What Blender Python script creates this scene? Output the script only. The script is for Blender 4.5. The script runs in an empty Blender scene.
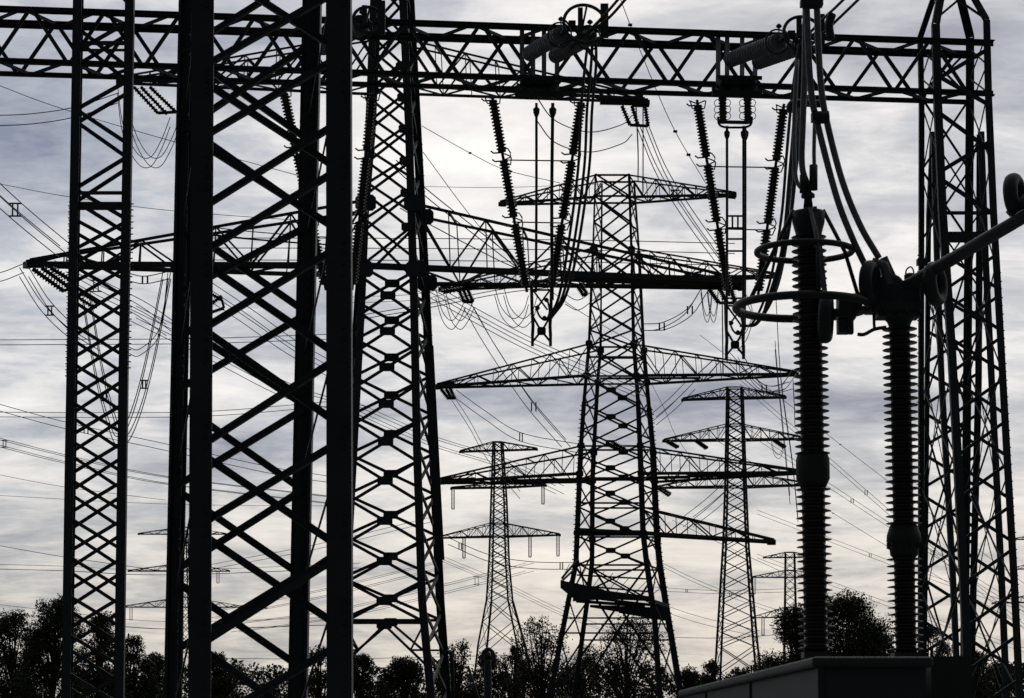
import bpy, math, random
from mathutils import Vector, Matrix
R = math.radians
S = bpy.context.scene
COL = S.collection

# ------------------------------------------------------------------ camera, sky, sun, exposure
F, HZ, CZ, TILT = 2400.0, 745.0, 1.6, math.atan(0.07)
PPY = HZ - F*math.tan(TILT)                      # principal point row
cam_d = bpy.data.cameras.new('camera'); cam = bpy.data.objects.new('camera', cam_d); COL.objects.link(cam)
cam.location = (0, 0, CZ); cam.rotation_euler = (math.pi/2 + TILT, 0, 0)
cam_d.sensor_width = 36; cam_d.lens = F*36/1024; cam_d.shift_y = (PPY-349)/1024
cam_d.clip_start = 0.5; cam_d.clip_end = 20000
cam_d.dof.use_dof = True; cam_d.dof.focus_distance = 70; cam_d.dof.aperture_fstop = 10.0
S.camera = cam
S.view_settings.view_transform = 'Standard'; S.view_settings.look = 'None'
S.view_settings.exposure = 0; S.view_settings.gamma = 1
S.render.resolution_x = 1024; S.render.resolution_y = 698

SUN_EL, SUN_ROT = R(30), R(8)
w = bpy.data.worlds.new('World'); S.world = w; w.use_nodes = True
nt = w.node_tree; nt.nodes.clear()
def N(t, **kw):
    n = nt.nodes.new(t)
    for k, v in kw.items():
        if k.startswith('i_'):
            key = k[2:]; n.inputs[int(key) if key.isdigit() else key].default_value = v
        else: setattr(n, k, v)
    return n
def LK(a, b): nt.links.new(a, b)
def M_(op, a=None, b=None, clamp=False):
    n = nt.nodes.new('ShaderNodeMath'); n.operation = op; n.use_clamp = clamp
    for i, v in enumerate((a, b)):
        if v is None: continue
        if isinstance(v, (int, float)): n.inputs[i].default_value = v
        else: LK(v, n.inputs[i])
    return n.outputs[0]
out = N('ShaderNodeOutputWorld'); bg = N('ShaderNodeBackground'); bg.inputs['Strength'].default_value = 0.112
LK(bg.outputs[0], out.inputs[0])
sky = N('ShaderNodeTexSky'); sky.sky_type = 'NISHITA'; sky.sun_disc = False
sky.sun_elevation = SUN_EL; sky.sun_rotation = SUN_ROT; sky.air_density = 1.0; sky.dust_density = 2.0
tc = N('ShaderNodeTexCoord'); sep = N('ShaderNodeSeparateXYZ'); LK(tc.outputs['Generated'], sep.inputs[0])
zc = M_('ADD', M_('MAXIMUM', sep.outputs[2], 0.0), 0.20)
U_ = M_('DIVIDE', sep.outputs[0], zc); V_ = M_('DIVIDE', sep.outputs[1], zc)
def noise(su, sv, scale, detail, rough, seed, dist=0.0):
    c = N('ShaderNodeCombineXYZ'); LK(M_('MULTIPLY', U_, su), c.inputs[0]); LK(M_('MULTIPLY', V_, sv), c.inputs[1]); c.inputs[2].default_value = seed
    n = N('ShaderNodeTexNoise'); n.inputs['Scale'].default_value = scale; n.inputs['Detail'].default_value = detail
    n.inputs['Roughness'].default_value = rough; n.inputs['Distortion'].default_value = dist
    LK(c.outputs[0], n.inputs['Vector']); return n.outputs[0]
big = noise(1.0, 1.5, 2.2, 5, 0.55, 3.7, 0.7)
mid = noise(1.0, 1.3, 6.0, 8, 0.58, 8.1, 0.5)
fine = noise(1.0, 1.6, 28.0, 7, 0.62, 1.3, 0.5)
def rng(v, a, b, c, d, smooth=True):
    n = N('ShaderNodeMapRange'); n.interpolation_type = 'SMOOTHSTEP' if smooth else 'LINEAR'
    LK(v, n.inputs[0])
    for i, q in enumerate((a, b, c, d)): n.inputs[i+1].default_value = q
    return n.outputs[0]
# cloud thickness 0 (bright veil) .. 1 (thick grey-blue)
th = M_('ADD', M_('ADD', M_('MULTIPLY', big, 0.45), M_('MULTIPLY', mid, 0.56)), M_('MULTIPLY', fine, 0.16))
# two broad darker banks, one to the upper left and one to the upper right
def bank(dx, dz, rx, rz, amt):
    a = M_('DIVIDE', M_('SUBTRACT', M_('DIVIDE', sep.outputs[0], M_('MAXIMUM', sep.outputs[1], 0.2)), dx), rx)
    b = M_('DIVIDE', M_('SUBTRACT', M_('DIVIDE', sep.outputs[2], M_('MAXIMUM', sep.outputs[1], 0.2)), dz), rz)
    r2 = M_('ADD', M_('MULTIPLY', a, a), M_('MULTIPLY', b, b))
    return M_('MULTIPLY', M_('EXPONENT', M_('MULTIPLY', r2, -1.0)), amt)
def dirpx(px, py): return (px-512)/F, (HZ-py)/F
for px, py, rx, ry, amt in [(20, 120, 190, 95, .19), (1000, 50, 150, 85, .15), (710, 40, 150, 45, .10), (250, 30, 130, 40, .05),
                            (480, 150, 120, 90, -.13), (850, 160, 130, 40, -.08), (740, 400, 220, 28, .13), (270, 447, 130, 26, .15), (550, 400, 90, 22, .11), (890, 405, 70, 24, .14), (530, 530, 90, 16, .09), (330, 300, 90, 18, .08), (980, 330, 80, 40, .05),
                            (300, 260, 120, 22, .05), (60, 250, 90, 40, -.08), (80, 480, 140, 20, .05), (560, 560, 240, 60, -.08), (90, 590, 100, 30, -.06), (950, 450, 60, 40, -.05)]:
    dx, dz = dirpx(px, py); th = M_('ADD', th, bank(dx, dz, rx/F, ry/F, amt))
ramp = N('ShaderNodeValToRGB'); LK(rng(th, 0.37, 0.82, 0, 1, False), ramp.inputs[0])
cr = ramp.color_ramp; cr.interpolation = 'LINEAR'
cr.elements[0].position = 0.0; cr.elements[0].color = (8.4, 8.2, 8.0, 1)
cr.elements[1].position = 1.0; cr.elements[1].color = (1.5, 1.9, 2.8, 1)
e = cr.elements.new(0.38); e.color = (6.3, 6.3, 6.45, 1)
e = cr.elements.new(0.60); e.color = (4.1, 4.4, 4.95, 1)
# lower sky a little warmer and dimmer than overhead (thicker air)
low = rng(sep.outputs[2], 0.02, 0.16, 1, 0)
warm = N('ShaderNodeMix', data_type='RGBA', blend_type='MULTIPLY'); LK(low, warm.inputs[0]); LK(ramp.outputs[0], warm.inputs[6]); warm.inputs[7].default_value = (0.86, 0.82, 0.765, 1)
# forward scattering: clouds near the veiled sun are brighter than those behind the photographer
sd = Vector((math.sin(SUN_ROT)*math.cos(SUN_EL), math.cos(SUN_ROT)*math.cos(SUN_EL), math.sin(SUN_EL)))
vd = N('ShaderNodeVectorMath', operation='DOT_PRODUCT'); LK(tc.outputs['Generated'], vd.inputs[0]); vd.inputs[1].default_value = sd
fs = rng(vd.outputs['Value'], 0.15, 0.88, 0.07, 1.0)
fm = N('ShaderNodeVectorMath', operation='SCALE'); LK(warm.outputs[2], fm.inputs[0]); LK(fs, fm.inputs['Scale'])
mix = N('ShaderNodeMix', data_type='RGBA'); mix.inputs[0].default_value = 0.93
LK(sky.outputs[0], mix.inputs[6]); LK(fm.outputs[0], mix.inputs[7]); LK(mix.outputs[2], bg.inputs['Color'])

sl = bpy.data.lights.new('sun', 'SUN'); sl.energy = 0.5; sl.angle = R(14); sl.color = (1, .96, .9)
so = bpy.data.objects.new('sun', sl); COL.objects.link(so)
so.rotation_euler = (-sd).to_track_quat('-Z', 'Y').to_euler()

# ------------------------------------------------------------------ materials
def mat(name, col, rough=.6, metal=0.0, var=.35, scale=3.0, bump=0.0, spec=.4, col2=None):
    m = bpy.data.materials.new(name); m.use_nodes = True
    t = m.node_tree; b = t.nodes['Principled BSDF']
    n = t.nodes.new('ShaderNodeTexNoise'); n.inputs['Scale'].default_value = scale; n.inputs['Detail'].default_value = 6
    g = t.nodes.new('ShaderNodeTexCoord'); t.links.new(g.outputs['Object'], n.inputs['Vector'])
    r = t.nodes.new('ShaderNodeValToRGB'); t.links.new(n.outputs[0], r.inputs[0])
    c2 = col2 or tuple(c*(1-var) for c in col)
    r.color_ramp.elements[0].position = .35; r.color_ramp.elements[0].color = (*c2, 1)
    r.color_ramp.elements[1].position = .65; r.color_ramp.elements[1].color = (*col, 1)
    t.links.new(r.outputs[0], b.inputs['Base Color'])
    b.inputs['Roughness'].default_value = rough; b.inputs['Metallic'].default_value = metal
    b.inputs['Specular IOR Level'].default_value = spec
    if bump:
        bn = t.nodes.new('ShaderNodeBump'); bn.inputs['Strength'].default_value = bump; bn.inputs['Distance'].default_value = .01
        t.links.new(n.outputs[0], bn.inputs['Height']); t.links.new(bn.outputs[0], b.inputs['Normal'])
    return m
STEEL = mat('painted_steel', (.022, .032, .034), .6, 0, .35, 2.0, .2)
STEEL2 = mat('weathered_steel', (.034, .038, .042), .65, 0, .35, 1.0, .1)
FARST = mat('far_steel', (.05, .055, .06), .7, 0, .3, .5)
PORC = mat('brown_porcelain', (.030, .024, .022), .32, 0, .3, 4.0, 0, .5)
GLASSY = mat('grey_glazed_insulator', (.12, .15, .165), .35, 0, .3, 4.0, 0, .5)
ALU = mat('weathered_aluminium', (.16, .168, .18), .5, .3, .35, 6.0, .1)
PIPE = mat('dull_pipe_aluminium', (.085, .092, .10), .5, .3, .35, 6.0, .15)
CABLE = mat('conductor_aluminium', (.045, .047, .05), .6, .2, .3, 5.0)
CAB = mat('grey_cabinet_paint', (.032, .043, .047), .7, 0, .15, 1.5, .1)
CABD = mat('dark_housing_paint', (.03, .04, .035), .7, 0, .3, 1.5, .1)
BARK = mat('bark', (.045, .035, .028), .9, 0, .4, 8, .5)
GROUND = mat('rough_grass', (.05, .06, .025), .95, 0, .5, .4, .4, .2, (.035, .03, .02))
CONC = mat('concrete', (.25, .24, .22), .9, 0, .3, 3, .3)
LEAFM = [mat('leaves_'+k, c, .75, 0, .5, .35, 0, .25) for k, c in
         (('green', (.060, .080, .030)), ('olive', (.085, .078, .032)), ('brown', (.09, .065, .03)))]

# ------------------------------------------------------------------ helpers
ct, st = math.cos(TILT), math.sin(TILT)
def P(px, py, d):
    a = (px-512)/F; b = (PPY-py)/F           # camera-space ray (a, b, -1)
    dy = ct*1 - st*b; dz = st*1 + ct*b
    k = d/dy
    return Vector((a*k, d, CZ + dz*k))
def tag(o, label=None, cat=None, group=None, kind=None):
    if label: o['label'] = label
    if cat: o['category'] = cat
    if group: o['group'] = group
    if kind: o['kind'] = kind
    return o
def thing(name, label, cat, loc=(0, 0, 0), group=None):
    o = bpy.data.objects.new(name, None); COL.objects.link(o); o.location = loc; o.empty_display_size = .3
    return tag(o, label, cat, group)
class MB:
    def __init__(s): s.v = []; s.f = []; s.sm = []
    def frame(s, p, q, up=None):
        d = (q-p).normalized()
        u = up or Vector((0, 0, 1))
        if abs(d.dot(u)) > .97: u = Vector((0, 1, 0))
        a = d.cross(u).normalized(); b = a.cross(d).normalized()
        return d, a, b
    def prism(s, p, q, prof, up=None, smooth=False):
        d, a, b = s.frame(p, q, up); n = len(prof); i0 = len(s.v)
        for c in (p, q):
            for x, y in prof: s.v.append(c + a*x + b*y)
        for k in range(n):
            k2 = (k+1) % n; s.f.append((i0+k, i0+k2, i0+n+k2, i0+n+k)); s.sm.append(smooth)
        s.f.append(tuple(i0+k for k in range(n))[::-1]); s.sm.append(False)
        s.f.append(tuple(i0+n+k for k in range(n))); s.sm.append(False)
    def bar(s, p, q, w_, h=None, up=None):
        h = h or w_; x, y = w_/2, h/2
        s.prism(p, q, [(-x, -y), (x, -y), (x, y), (-x, y)], up)
    def ang(s, p, q, w_, sx=1, sy=1, up=None, t=None):      # L-section
        t = t or w_*.12; h = w_/2
        pr = [(-h, -h), (h, -h), (h, -h+t), (-h+t, -h+t), (-h+t, h), (-h, h)]
        pr = [(x*sx, y*sy) for x, y in pr]
        if sx*sy < 0: pr = pr[::-1]
        s.prism(p, q, pr, up)
    def tube(s, pts, r, n=6, r2=None, cap=True):
        pts = [Vector(p) for p in pts]; i0 = len(s.v); m = len(pts); pa = None
        for i, p in enumerate(pts):
            d = (pts[min(i+1, m-1)]-pts[max(i-1, 0)]).normalized()
            if pa is None:
                u = Vector((0, 0, 1)) if abs(d.z) < .9 else Vector((0, 1, 0)); a = d.cross(u).normalized()
            else: a = (pa - d*pa.dot(d)).normalized()
            pa = a; b = a.cross(d)
            rr = r if r2 is None else r + (r2-r)*i/(m-1)
            for k in range(n):
                an = 2*math.pi*k/n; s.v.append(p + a*(rr*math.cos(an)) + b*(rr*math.sin(an)))
        for i in range(m-1):
            for k in range(n):
                k2 = (k+1) % n; s.f.append((i0+i*n+k, i0+i*n+k2, i0+(i+1)*n+k2, i0+(i+1)*n+k)); s.sm.append(True)
        if cap:
            s.f.append(tuple(i0+k for k in range(n))[::-1]); s.sm.append(False)
            s.f.append(tuple(i0+(m-1)*n+k for k in range(n))); s.sm.append(False)
    def lathe(s, p, q, prof, n=16):                          # prof: (t along p->q in metres, radius)
        d, a, b = s.frame(p, q); i0 = len(s.v); m = len(prof)
        for t, r in prof:
            for k in range(n):
                an = 2*math.pi*k/n; s.v.append(p + d*t + a*(r*math.cos(an)) + b*(r*math.sin(an)))
        for i in range(m-1):
            for k in range(n):
                k2 = (k+1) % n; s.f.append((i0+i*n+k, i0+(i+1)*n+k, i0+(i+1)*n+k2, i0+i*n+k2)); s.sm.append(True)
        s.f.append(tuple(i0+k for k in range(n))); s.sm.append(False)
        s.f.append(tuple(i0+(m-1)*n+k for k in range(n))[::-1]); s.sm.append(False)
    def torus(s, c, axis, R_, r, n=40, k=10, sc=1.0):
        axis = Vector(axis).normalized(); u = Vector((0, 0, 1)) if abs(axis.z) < .9 else Vector((1, 0, 0))
        a = axis.cross(u).normalized(); b = axis.cross(a).normalized(); i0 = len(s.v)
        for i in range(n):
            t = 2*math.pi*i/n; o = a*math.cos(t) + b*math.sin(t)
            for j in range(k):
                f = 2*math.pi*j/k; s.v.append(c + o*(R_ + r*math.cos(f)) + axis*(r*sc*math.sin(f)))
        for i in range(n):
            for j in range(k):
                i2 = (i+1) % n; j2 = (j+1) % k
                s.f.append((i0+i*k+j, i0+i2*k+j, i0+i2*k+j2, i0+i*k+j2)); s.sm.append(True)
    def box(s, c, sx, sy, sz, rz=0):
        c = Vector(c); i0 = len(s.v); m = Matrix.Rotation(rz, 3, 'Z')
        for z in (-1, 1):
            for x, y in ((-1, -1), (1, -1), (1, 1), (-1, 1)): s.v.append(c + m @ Vector((x*sx/2, y*sy/2, z*sz/2)))
        for f in ((3, 2, 1, 0), (4, 5, 6, 7), (0, 1, 5, 4), (1, 2, 6, 5), (2, 3, 7, 6), (3, 0, 4, 7)):
            s.f.append(tuple(i0+k for k in f)); s.sm.append(False)
    def plate(s, c, wx, wz, t=.02):                           # cut-corner gusset plate facing the front
        x, z = wx/2, wz/2; k = min(x, z)*.4
        pr = [(-x, -z+k), (-x+k, -z), (x-k, -z), (x, -z+k), (x, z-k), (x-k, z), (-x+k, z), (-x, z-k)]
        i0 = len(s.v)
        for y in (-t/2, t/2):
            for a, b in pr: s.v.append(c + Vector((a, y, b)))
        s.f.append(tuple(range(i0, i0+8))); s.f.append(tuple(range(i0+8, i0+16))[::-1]); s.sm += [False, False]
        for j in range(8):
            j2 = (j+1) % 8; s.f.append((i0+j2, i0+j, i0+8+j, i0+8+j2)); s.sm.append(False)
    def build(s, name, m, parent=None):
        me = bpy.data.meshes.new(name); o = bpy.data.objects.new(name, me); COL.objects.link(o)
        org = parent_world(parent) if parent else (Vector(s.v[0]) if s.v else Vector())
        me.from_pydata([v-org for v in s.v], [], s.f); me.materials.append(m)
        me.polygons.foreach_set('use_smooth', s.sm); me.update()
        if parent: o.parent = parent
        else: o.location = org
        return o
def parent_world(p):
    v = Vector()
    while p: v += p.location; p = p.parent
    return v
def sub(parent):            # children meshes sit at their thing's origin
    return parent
def cat(pts, n=8):
    pts = [Vector(p) for p in pts]
    if len(pts) == 2: return [pts[0].lerp(pts[1], i/n) for i in range(n+1)]
    res = []; e = [pts[0]*2-pts[1]] + pts + [pts[-1]*2-pts[-2]]
    for i in range(1, len(e)-2):
        a, b, c, d = e[i-1:i+3]
        for k in range(n):
            t = k/n
            res.append(.5*((2*b) + (c-a)*t + (2*a-5*b+4*c-d)*t*t + (3*b-a-3*c+d)*t**3))
    res.append(pts[-1]); return res
def PX(lst, d=None): return [P(x[0], x[1], x[2] if len(x) > 2 else d) for x in lst]
def at_z(leg, z):
    L = sorted(leg, key=lambda p: -p.z)
    for a, b in zip(L, L[1:]):
        if z >= b.z or b is L[-1]:
            t = (a.z-z)/(a.z-b.z); return a + (b-a)*t
def zof(py, d): return P(512, py, d).z
def leg_poly(leg, z0, z1):
    mids = [p for p in sorted(leg, key=lambda p: -p.z) if z0+.05 < p.z < z1-.05]
    return [at_z(leg, z1)] + mids + [at_z(leg, z0)]
def draw_leg(mb, leg, z0, z1, w_, sx=1, sy=1, round_=False):
    pl = leg_poly(leg, z0, z1)
    for a, b in zip(pl, pl[1:]): mb.ang(a, b, w_, sx, sy, Vector((0, 1, 0)), t=w_*.16)
def xface(mb, L, Rr, zs, w_, plate=0, horiz=(), K=False):
    for i, (z1, z0) in enumerate(zip(zs, zs[1:])):
        a, b, c, d = at_z(L, z1), at_z(Rr, z1), at_z(L, z0), at_z(Rr, z0)
        mb.bar(a, d, w_*.55, w_); mb.bar(b, c, w_*.55, w_)
        if plate:
            wt, wb = (b-a).length, (d-c).length; t = wt/(wt+wb)
            mb.plate(a.lerp(d, t) + Vector((0, -w_*.3, 0)), plate, plate*.55, .03)
    for z in horiz: mb.bar(at_z(L, z), at_z(Rr, z), w_*.7, w_)
def steps(mb, leg, z0, z1, dz, ln, r, side):
    z = z0; k = 0
    while z < z1:
        p = at_z(leg, z); dv = Vector((side*(1 if k % 2 == 0 else .7), 0 if k % 2 == 0 else -.6, 0)); mb.bar(p, p+dv.normalized()*ln, r); z += dz; k += 1

def arm(parent, tw, zb_n, zb_f, zt_n, zt_f, legsN, legsF, tipN, tipF, n, wc, wb, m, top_tip=None, name='crossarm', posts=True):
    """lattice crossarm: two bottom chords and two sloping top chords meeting at the tip"""
    NB, FB = at_z(legsN, zb_n), at_z(legsF, zb_f); NT, FT = at_z(legsN, zt_n), at_z(legsF, zt_f)
    c = MB()
    c.bar(NB, tipN, wc*1.05); c.bar(FB, tipF, wc*.9); c.bar(tipN, tipF, wc*1.5)
    ttN, ttF = tipN + Vector((0, 0, wc)), tipF + Vector((0, 0, wc))
    if top_tip is not None:
        t = top_tip; a1, a2 = NB.lerp(tipN, t), FB.lerp(tipF, t)
    c.bar(NT, ttN, wc*.6); c.bar(FT, ttF, wc*.6)
    body = c.build(name, m, parent)
    b = MB()
    for B0, B1, T0, T1 in ((NB, tipN, NT, ttN), (FB, tipF, FT, ttF)):
        for i in range(n):
            t0, t1 = i/n, (i+1)/n
            lo0, lo1, hi0, hi1 = B0.lerp(B1, t0), B0.lerp(B1, t1), T0.lerp(T1, t0), T0.lerp(T1, t1)
            if i % 2 == 0: b.bar(hi0, lo1, wb)
            else: b.bar(lo0, hi1, wb)
            if posts and i < n-1: b.bar(lo1, hi1, wb*.65)
    for i in range(n):
        t0, t1 = i/n, (i+1)/n
        if i % 2 == 0: b.bar(NB.lerp(tipN, t0), FB.lerp(tipF, t1), wb)
        else: b.bar(FB.lerp(tipF, t0), NB.lerp(tipN, t1), wb)
    for i in range(1, n, 2): b.bar(NT.lerp(ttN, i/n), FT.lerp(ttF, i/n), wb)
    br = b.build('arm_bracing', m, parent); br.parent = body
    return body

# =================================================================== SETTING
g = MB(); g.v = [Vector((x, y, 0)) for x, y in ((-6000, -3000), (6000, -3000), (6000, 9000), (-6000, 9000))]; g.f = [(0, 1, 2, 3)]; g.sm = [False]
go = g.build('ground', GROUND); tag(go, kind='structure')
g = MB(); g.v = [Vector((x, y, .004)) for x, y in ((-40, 4), (40, 4), (40, 85), (-40, 85))]; g.f = [(0, 1, 2, 3)]; g.sm = [False]
GRAV = mat('gravel', (.22, .21, .19), .95, 0, .5, 12, .6)
tag(g.build('gravel_yard', GRAV), kind='structure')

# =================================================================== PORTAL GANTRY
D0 = 70.0
def bd(px): return 70 + 3.5*px/965.0            # the beam recedes slightly to the right
gan = thing('portal_gantry', 'dark steel lattice portal gantry spanning the picture with box-truss beam', 'gantry', (P(100, 400, 70).x, 70, 0))
def chord_pt(which, px):
    x0, y0, x1, y1, dd = {'A': (0, 9, 965, 42, 0), 'C': (0, 60, 965, 92, 0), 'B': (0, 23.5, 965, 54.5, 1.25), 'D': (0, 73, 965, 101.5, 1.25)}[which]
    return P(px, y0 + (y1-y0)*(px-x0)/(x1-x0), bd(px)+dd)
for k, w_ in (('A', .17), ('B', .21), ('C', .19), ('D', .16)):
    m = MB(); m.ang(chord_pt(k, -60), chord_pt(k, 994 if k in 'AC' else 970), w_, 1, 1 if k in 'CD' else -1, t=.035)
    m.bar(chord_pt(k, -60), chord_pt(k, 970), w_*.96, .03)
    m.build('beam_chord', STEEL, gan)
def zig(mb, c1, c2, x0, period, w_, top_first=True, xend=935, plates=True):
    x = x0; flip = top_first; h = period/2
    while x < xend:
        a = chord_pt(c1 if flip else c2, x); b = chord_pt(c2 if flip else c1, x+h*.9)
        mb.bar(a, b, w_*.5, w_); flip = not flip; x += h
for cc, x0, per, first, nm in (('AC', -70+28, 75, True, 'n'), ('BD', -92, 75, True, 'f'), ('AB', -50, 75, True, 't'), ('CD', -42, 75, False, 'b')):
    m = MB(); zig(m, cc[0], cc[1], x0, per, .115 if nm in 'nf' else .10, first); m.build('beam_bracing', STEEL, gan)
for pxs, a, b in (((522, 533, 544, 557), 515, 562), ((718, 727, 742, 755), 712, 762)):   # hanger posts below the tension strings
    m = MB()
    for px in pxs: m.bar(chord_pt('A', px)+Vector((0, -.05, -.15)), P(px, 95, 70.6), .14, .1)
    m.bar(P(a, 93, 70.5), P(b, 94.5, 70.5), .16); m.bar(P(a+5, 77, 70.5), P(b, 78, 70.5), .1); m.bar(P(a, 88, 71), P(b, 89, 71), .3, .08)
    m.box(P((a+b)/2, 83, 71), 1.0, .7, .22); m.bar(P(a+2, 84, 70.5), P(a+20, 96, 70.5), .08); m.bar(P(b-2, 82, 70.5), P(b-22, 97, 70.5), .08)
    m.build('hanger_frame', STEEL, gan)

# left column: near face at 70, far face at 71.3
LN = [PX([(78.5, -200), (78.0, 0), (74, 240), (70, 460), (66.5, 698)], 69.6), PX([(130.5, -200), (130, 0), (128, 120), (124, 350), (119.5, 698)], 69.6)]
LF = [PX([(79.5, -200), (79.5, 0), (75.5, 240), (72, 460), (68.5, 698)], 71.0), PX([(131, -200), (129, 0), (126.5, 120), (122, 350), (117.0, 698)], 71.0)]
ztop = zof(-120, 70)
for lg, w_, sx, sy in ((LN[0], .26, 1, 1), (LN[1], .26, -1, 1), (LF[0], .22, 1, -1), (LF[1], .22, -1, -1)):
    m = MB(); draw_leg(m, lg, 0, ztop, w_, sx, sy)
    if lg is LN[0]: steps(m, lg, zof(378, 70), zof(205, 70), .09, .19, .03, -1)
    if lg is LN[1]: steps(m, lg, zof(370, 70), zof(205, 70), .09, .21, .03, 1)
    m.build('column_leg', STEEL, gan)
for face, off in ((LN, 0), (LF, 15)):
    m = MB(); d = 70 if off == 0 else 71.2
    ys = [-118+off, -58+off, 2+off, 72+off*.4, 124+off, 178+off*.6, 222+off*.8, 256+off*.8, 288+off]; y = 288+off
    while y < 880: y += 38.5; ys.append(y)
    for a0, b0 in ((113, 84), (113, 147), (192, 160), (55, 25), (32, 72), (-60, -5), (-60, -100), (192, 222)):
        m.bar(at_z(face[0], zof(a0+off*.75, d)), at_z(face[1], zof(b0+off*.75, d)), .05, .12)
    for y0, y1 in zip(ys, ys[1:]):
        if y0 < 206: continue
        rise = (y1-y0)*.82
        def q(l, yy): return at_z(face[l], zof(yy, d))
        m.bar(q(0, y0), q(1, y0+rise), .05, .105); m.bar(q(1, y0+2)+Vector((0, .06, 0)), q(0, y0+rise+2)+Vector((0, .06, 0)), .05, .105)
    def q(l, yy): return at_z(face[l], zof(yy, d))
    if off == 0:
        for yy, h in ((196, .10), (209, .24), (47, .12), (54, .07)): m.bar(q(0, yy), q(1, yy), .06, h)
    m.build('column_bracing', STEEL, gan)
m = MB()
for fa, fb in ((LN[0], LF[0]), (LN[1], LF[1])):
    z = 0.4; k = 0
    while z < ztop-1: m.bar(at_z(fa, z), at_z(fb, z+.9), .04, .08); z += 1.1
m.build('column_bracing', STEEL, gan)

# right column: far face a,c and near face b,d that spreads towards the foot
def RL(pts): return [P(x, y, d) for x, y, d in pts]
ra = RL([(951, -110, 74.6), (933, 0, 74.9), (920.5, 37, 75), (922, 100, 75), (921, 698, 75)])
rc = RL([(953, -110, 74.6), (961, 0, 74.9), (970, 37, 75), (970, 100, 75), (964, 698, 75)])
rb = RL([(951, -110, 74.4), (940, 0, 73.8), (935.5, 25, 73.5), (937.5, 100, 73.3), (942.5, 215, 72.7), (951.5, 350, 72), (957.5, 460, 71.4), (964.5, 600, 70.7), (968, 698, 70.2)])
rd = RL([(953, -110, 74.4), (974, 0, 73.8), (986, 21, 73.5), (988, 100, 73.3), (993, 215, 72.7), (1000, 340, 72), (1006, 450, 71.4), (1013.5, 580, 70.7), (1019, 698, 70.2)])
zpk = P(951, -100, 74.5).z
for lg, w_, sx, sy in ((ra, .19, 1, -1), (rc, .23, -1, -1), (rb, .24, 1, 1), (rd, .22, -1, 1)):
    m = MB(); draw_leg(m, lg, 0, zpk, w_, sx, sy)
    if lg is rd: steps(m, rd, zof(620, 71), zof(265, 72), .26, .16, .03, 1)
    if lg is ra: steps(m, ra, zof(600, 75), zof(240, 75), .26, .14, .03, -1)
    m.build('column_leg', STEEL, gan)
def ylist(y0, y1, st, d): 
    r = []; y = y0
    while y <= y1: r.append(zof(y, d)); y += st
    return r
def xgap(mb, L, Rr, y0, y1, per, rise, d, w_):
    y = y0
    while y < y1:
        mb.bar(at_z(L, zof(y, d)), at_z(Rr, zof(y+rise, d)), w_*.5, w_); o_ = Vector((0, .08, 0))
        mb.bar(at_z(L, zof(y+rise, d))+o_, at_z(Rr, zof(y, d))+o_, w_*.5, w_); y += per
m = MB()
for a0, b0 in ((76, 46), (72, 102), (110, 150), (172, 141), (180, 216)): m.bar(at_z(rb, zof(a0, 73)), at_z(rd, zof(b0, 73)), .05, .13)
xgap(m, rb, rd, 252, 900, 43, 34, 72, .10)
for y, h in ((215, .1), (240, .33)): m.bar(at_z(rb, zof(y, 73)), at_z(rd, zof(y, 73)), .08, h)
m.build('column_bracing', STEEL, gan)
m = MB(); xface(m, ra, rc, [zof(y, 75) for y in (48, 98, 170, 240)], .07); xface(m, ra, rc, ylist(262, 860, 150, 75), .06); m.build('column_bracing', STEEL, gan)
m = MB()
for fa, fb in ((ra, rb), (rc, rd)):
    zs = [zof(y, 74) for y in (40, 70, 98)] + ylist(170, 880, 105, 74); xface(m, fa, fb, zs, .05)
m.bar(at_z(rb, zof(-10, 74)), at_z(rd, zof(22, 74)), .07); m.bar(at_z(rd, zof(-10, 74)), at_z(rb, zof(22, 74)), .07)
m.build('column_bracing', STEEL, gan)
m = MB()
for lg in (LN[0], LN[1], LF[0], LF[1], ra, rb, rc, rd):
    p = at_z(lg, 0); m.box((p.x, p.y, .15), .8, .8, .3)
m.build('footing', CONC, gan)

# second, shorter A-frame column behind the right column
e_ = RL([(933, 133, 86), (929, 215, 86), (927.5, 380, 86), (925.5, 580, 86), (924, 698, 86)])
f_ = RL([(933.5, 133, 85.8), (937, 260, 85), (941.5, 380, 84.3), (953, 580, 83), (958, 698, 82.2)])
g_ = RL([(980, 133, 86), (978.5, 380, 86), (973.5, 580, 86), (971, 698, 86)])
h_ = RL([(980.5, 133, 85.8), (985, 260, 85), (991, 380, 84.3), (1001, 580, 83), (1006, 698, 82.2)])
col2 = thing('lattice_column', 'shorter spread-legged steel column seen right behind the right gantry leg', 'lattice column', (P(960, 400, 85).x, 85, 0), 'steel lattice columns of the switchyard')
zt2 = P(933, 134, 86).z
for lg, w_, sx, sy in ((e_, .19, 1, -1), (g_, .21, -1, -1), (f_, .20, 1, 1), (h_, .24, -1, 1)):
    m = MB(); draw_leg(m, lg, 0, zt2, w_, sx, sy); m.build('leg', STEEL, col2)
m = MB(); xgap(m, e_, g_, 290, 860, 41.5, 30, 86, .11); xface(m, e_, g_, ylist(138, 300, 75, 86), .06); m.build('bracing', STEEL, col2)
m = MB(); xface(m, f_, h_, ylist(300, 860, 130, 84), .06); m.build('bracing', STEEL, col2)
m = MB(); xface(m, e_, f_, ylist(160, 860, 110, 85), .04); xface(m, g_, h_, ylist(160, 860, 110, 85), .04); m.build('bracing', STEEL, col2)

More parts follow.
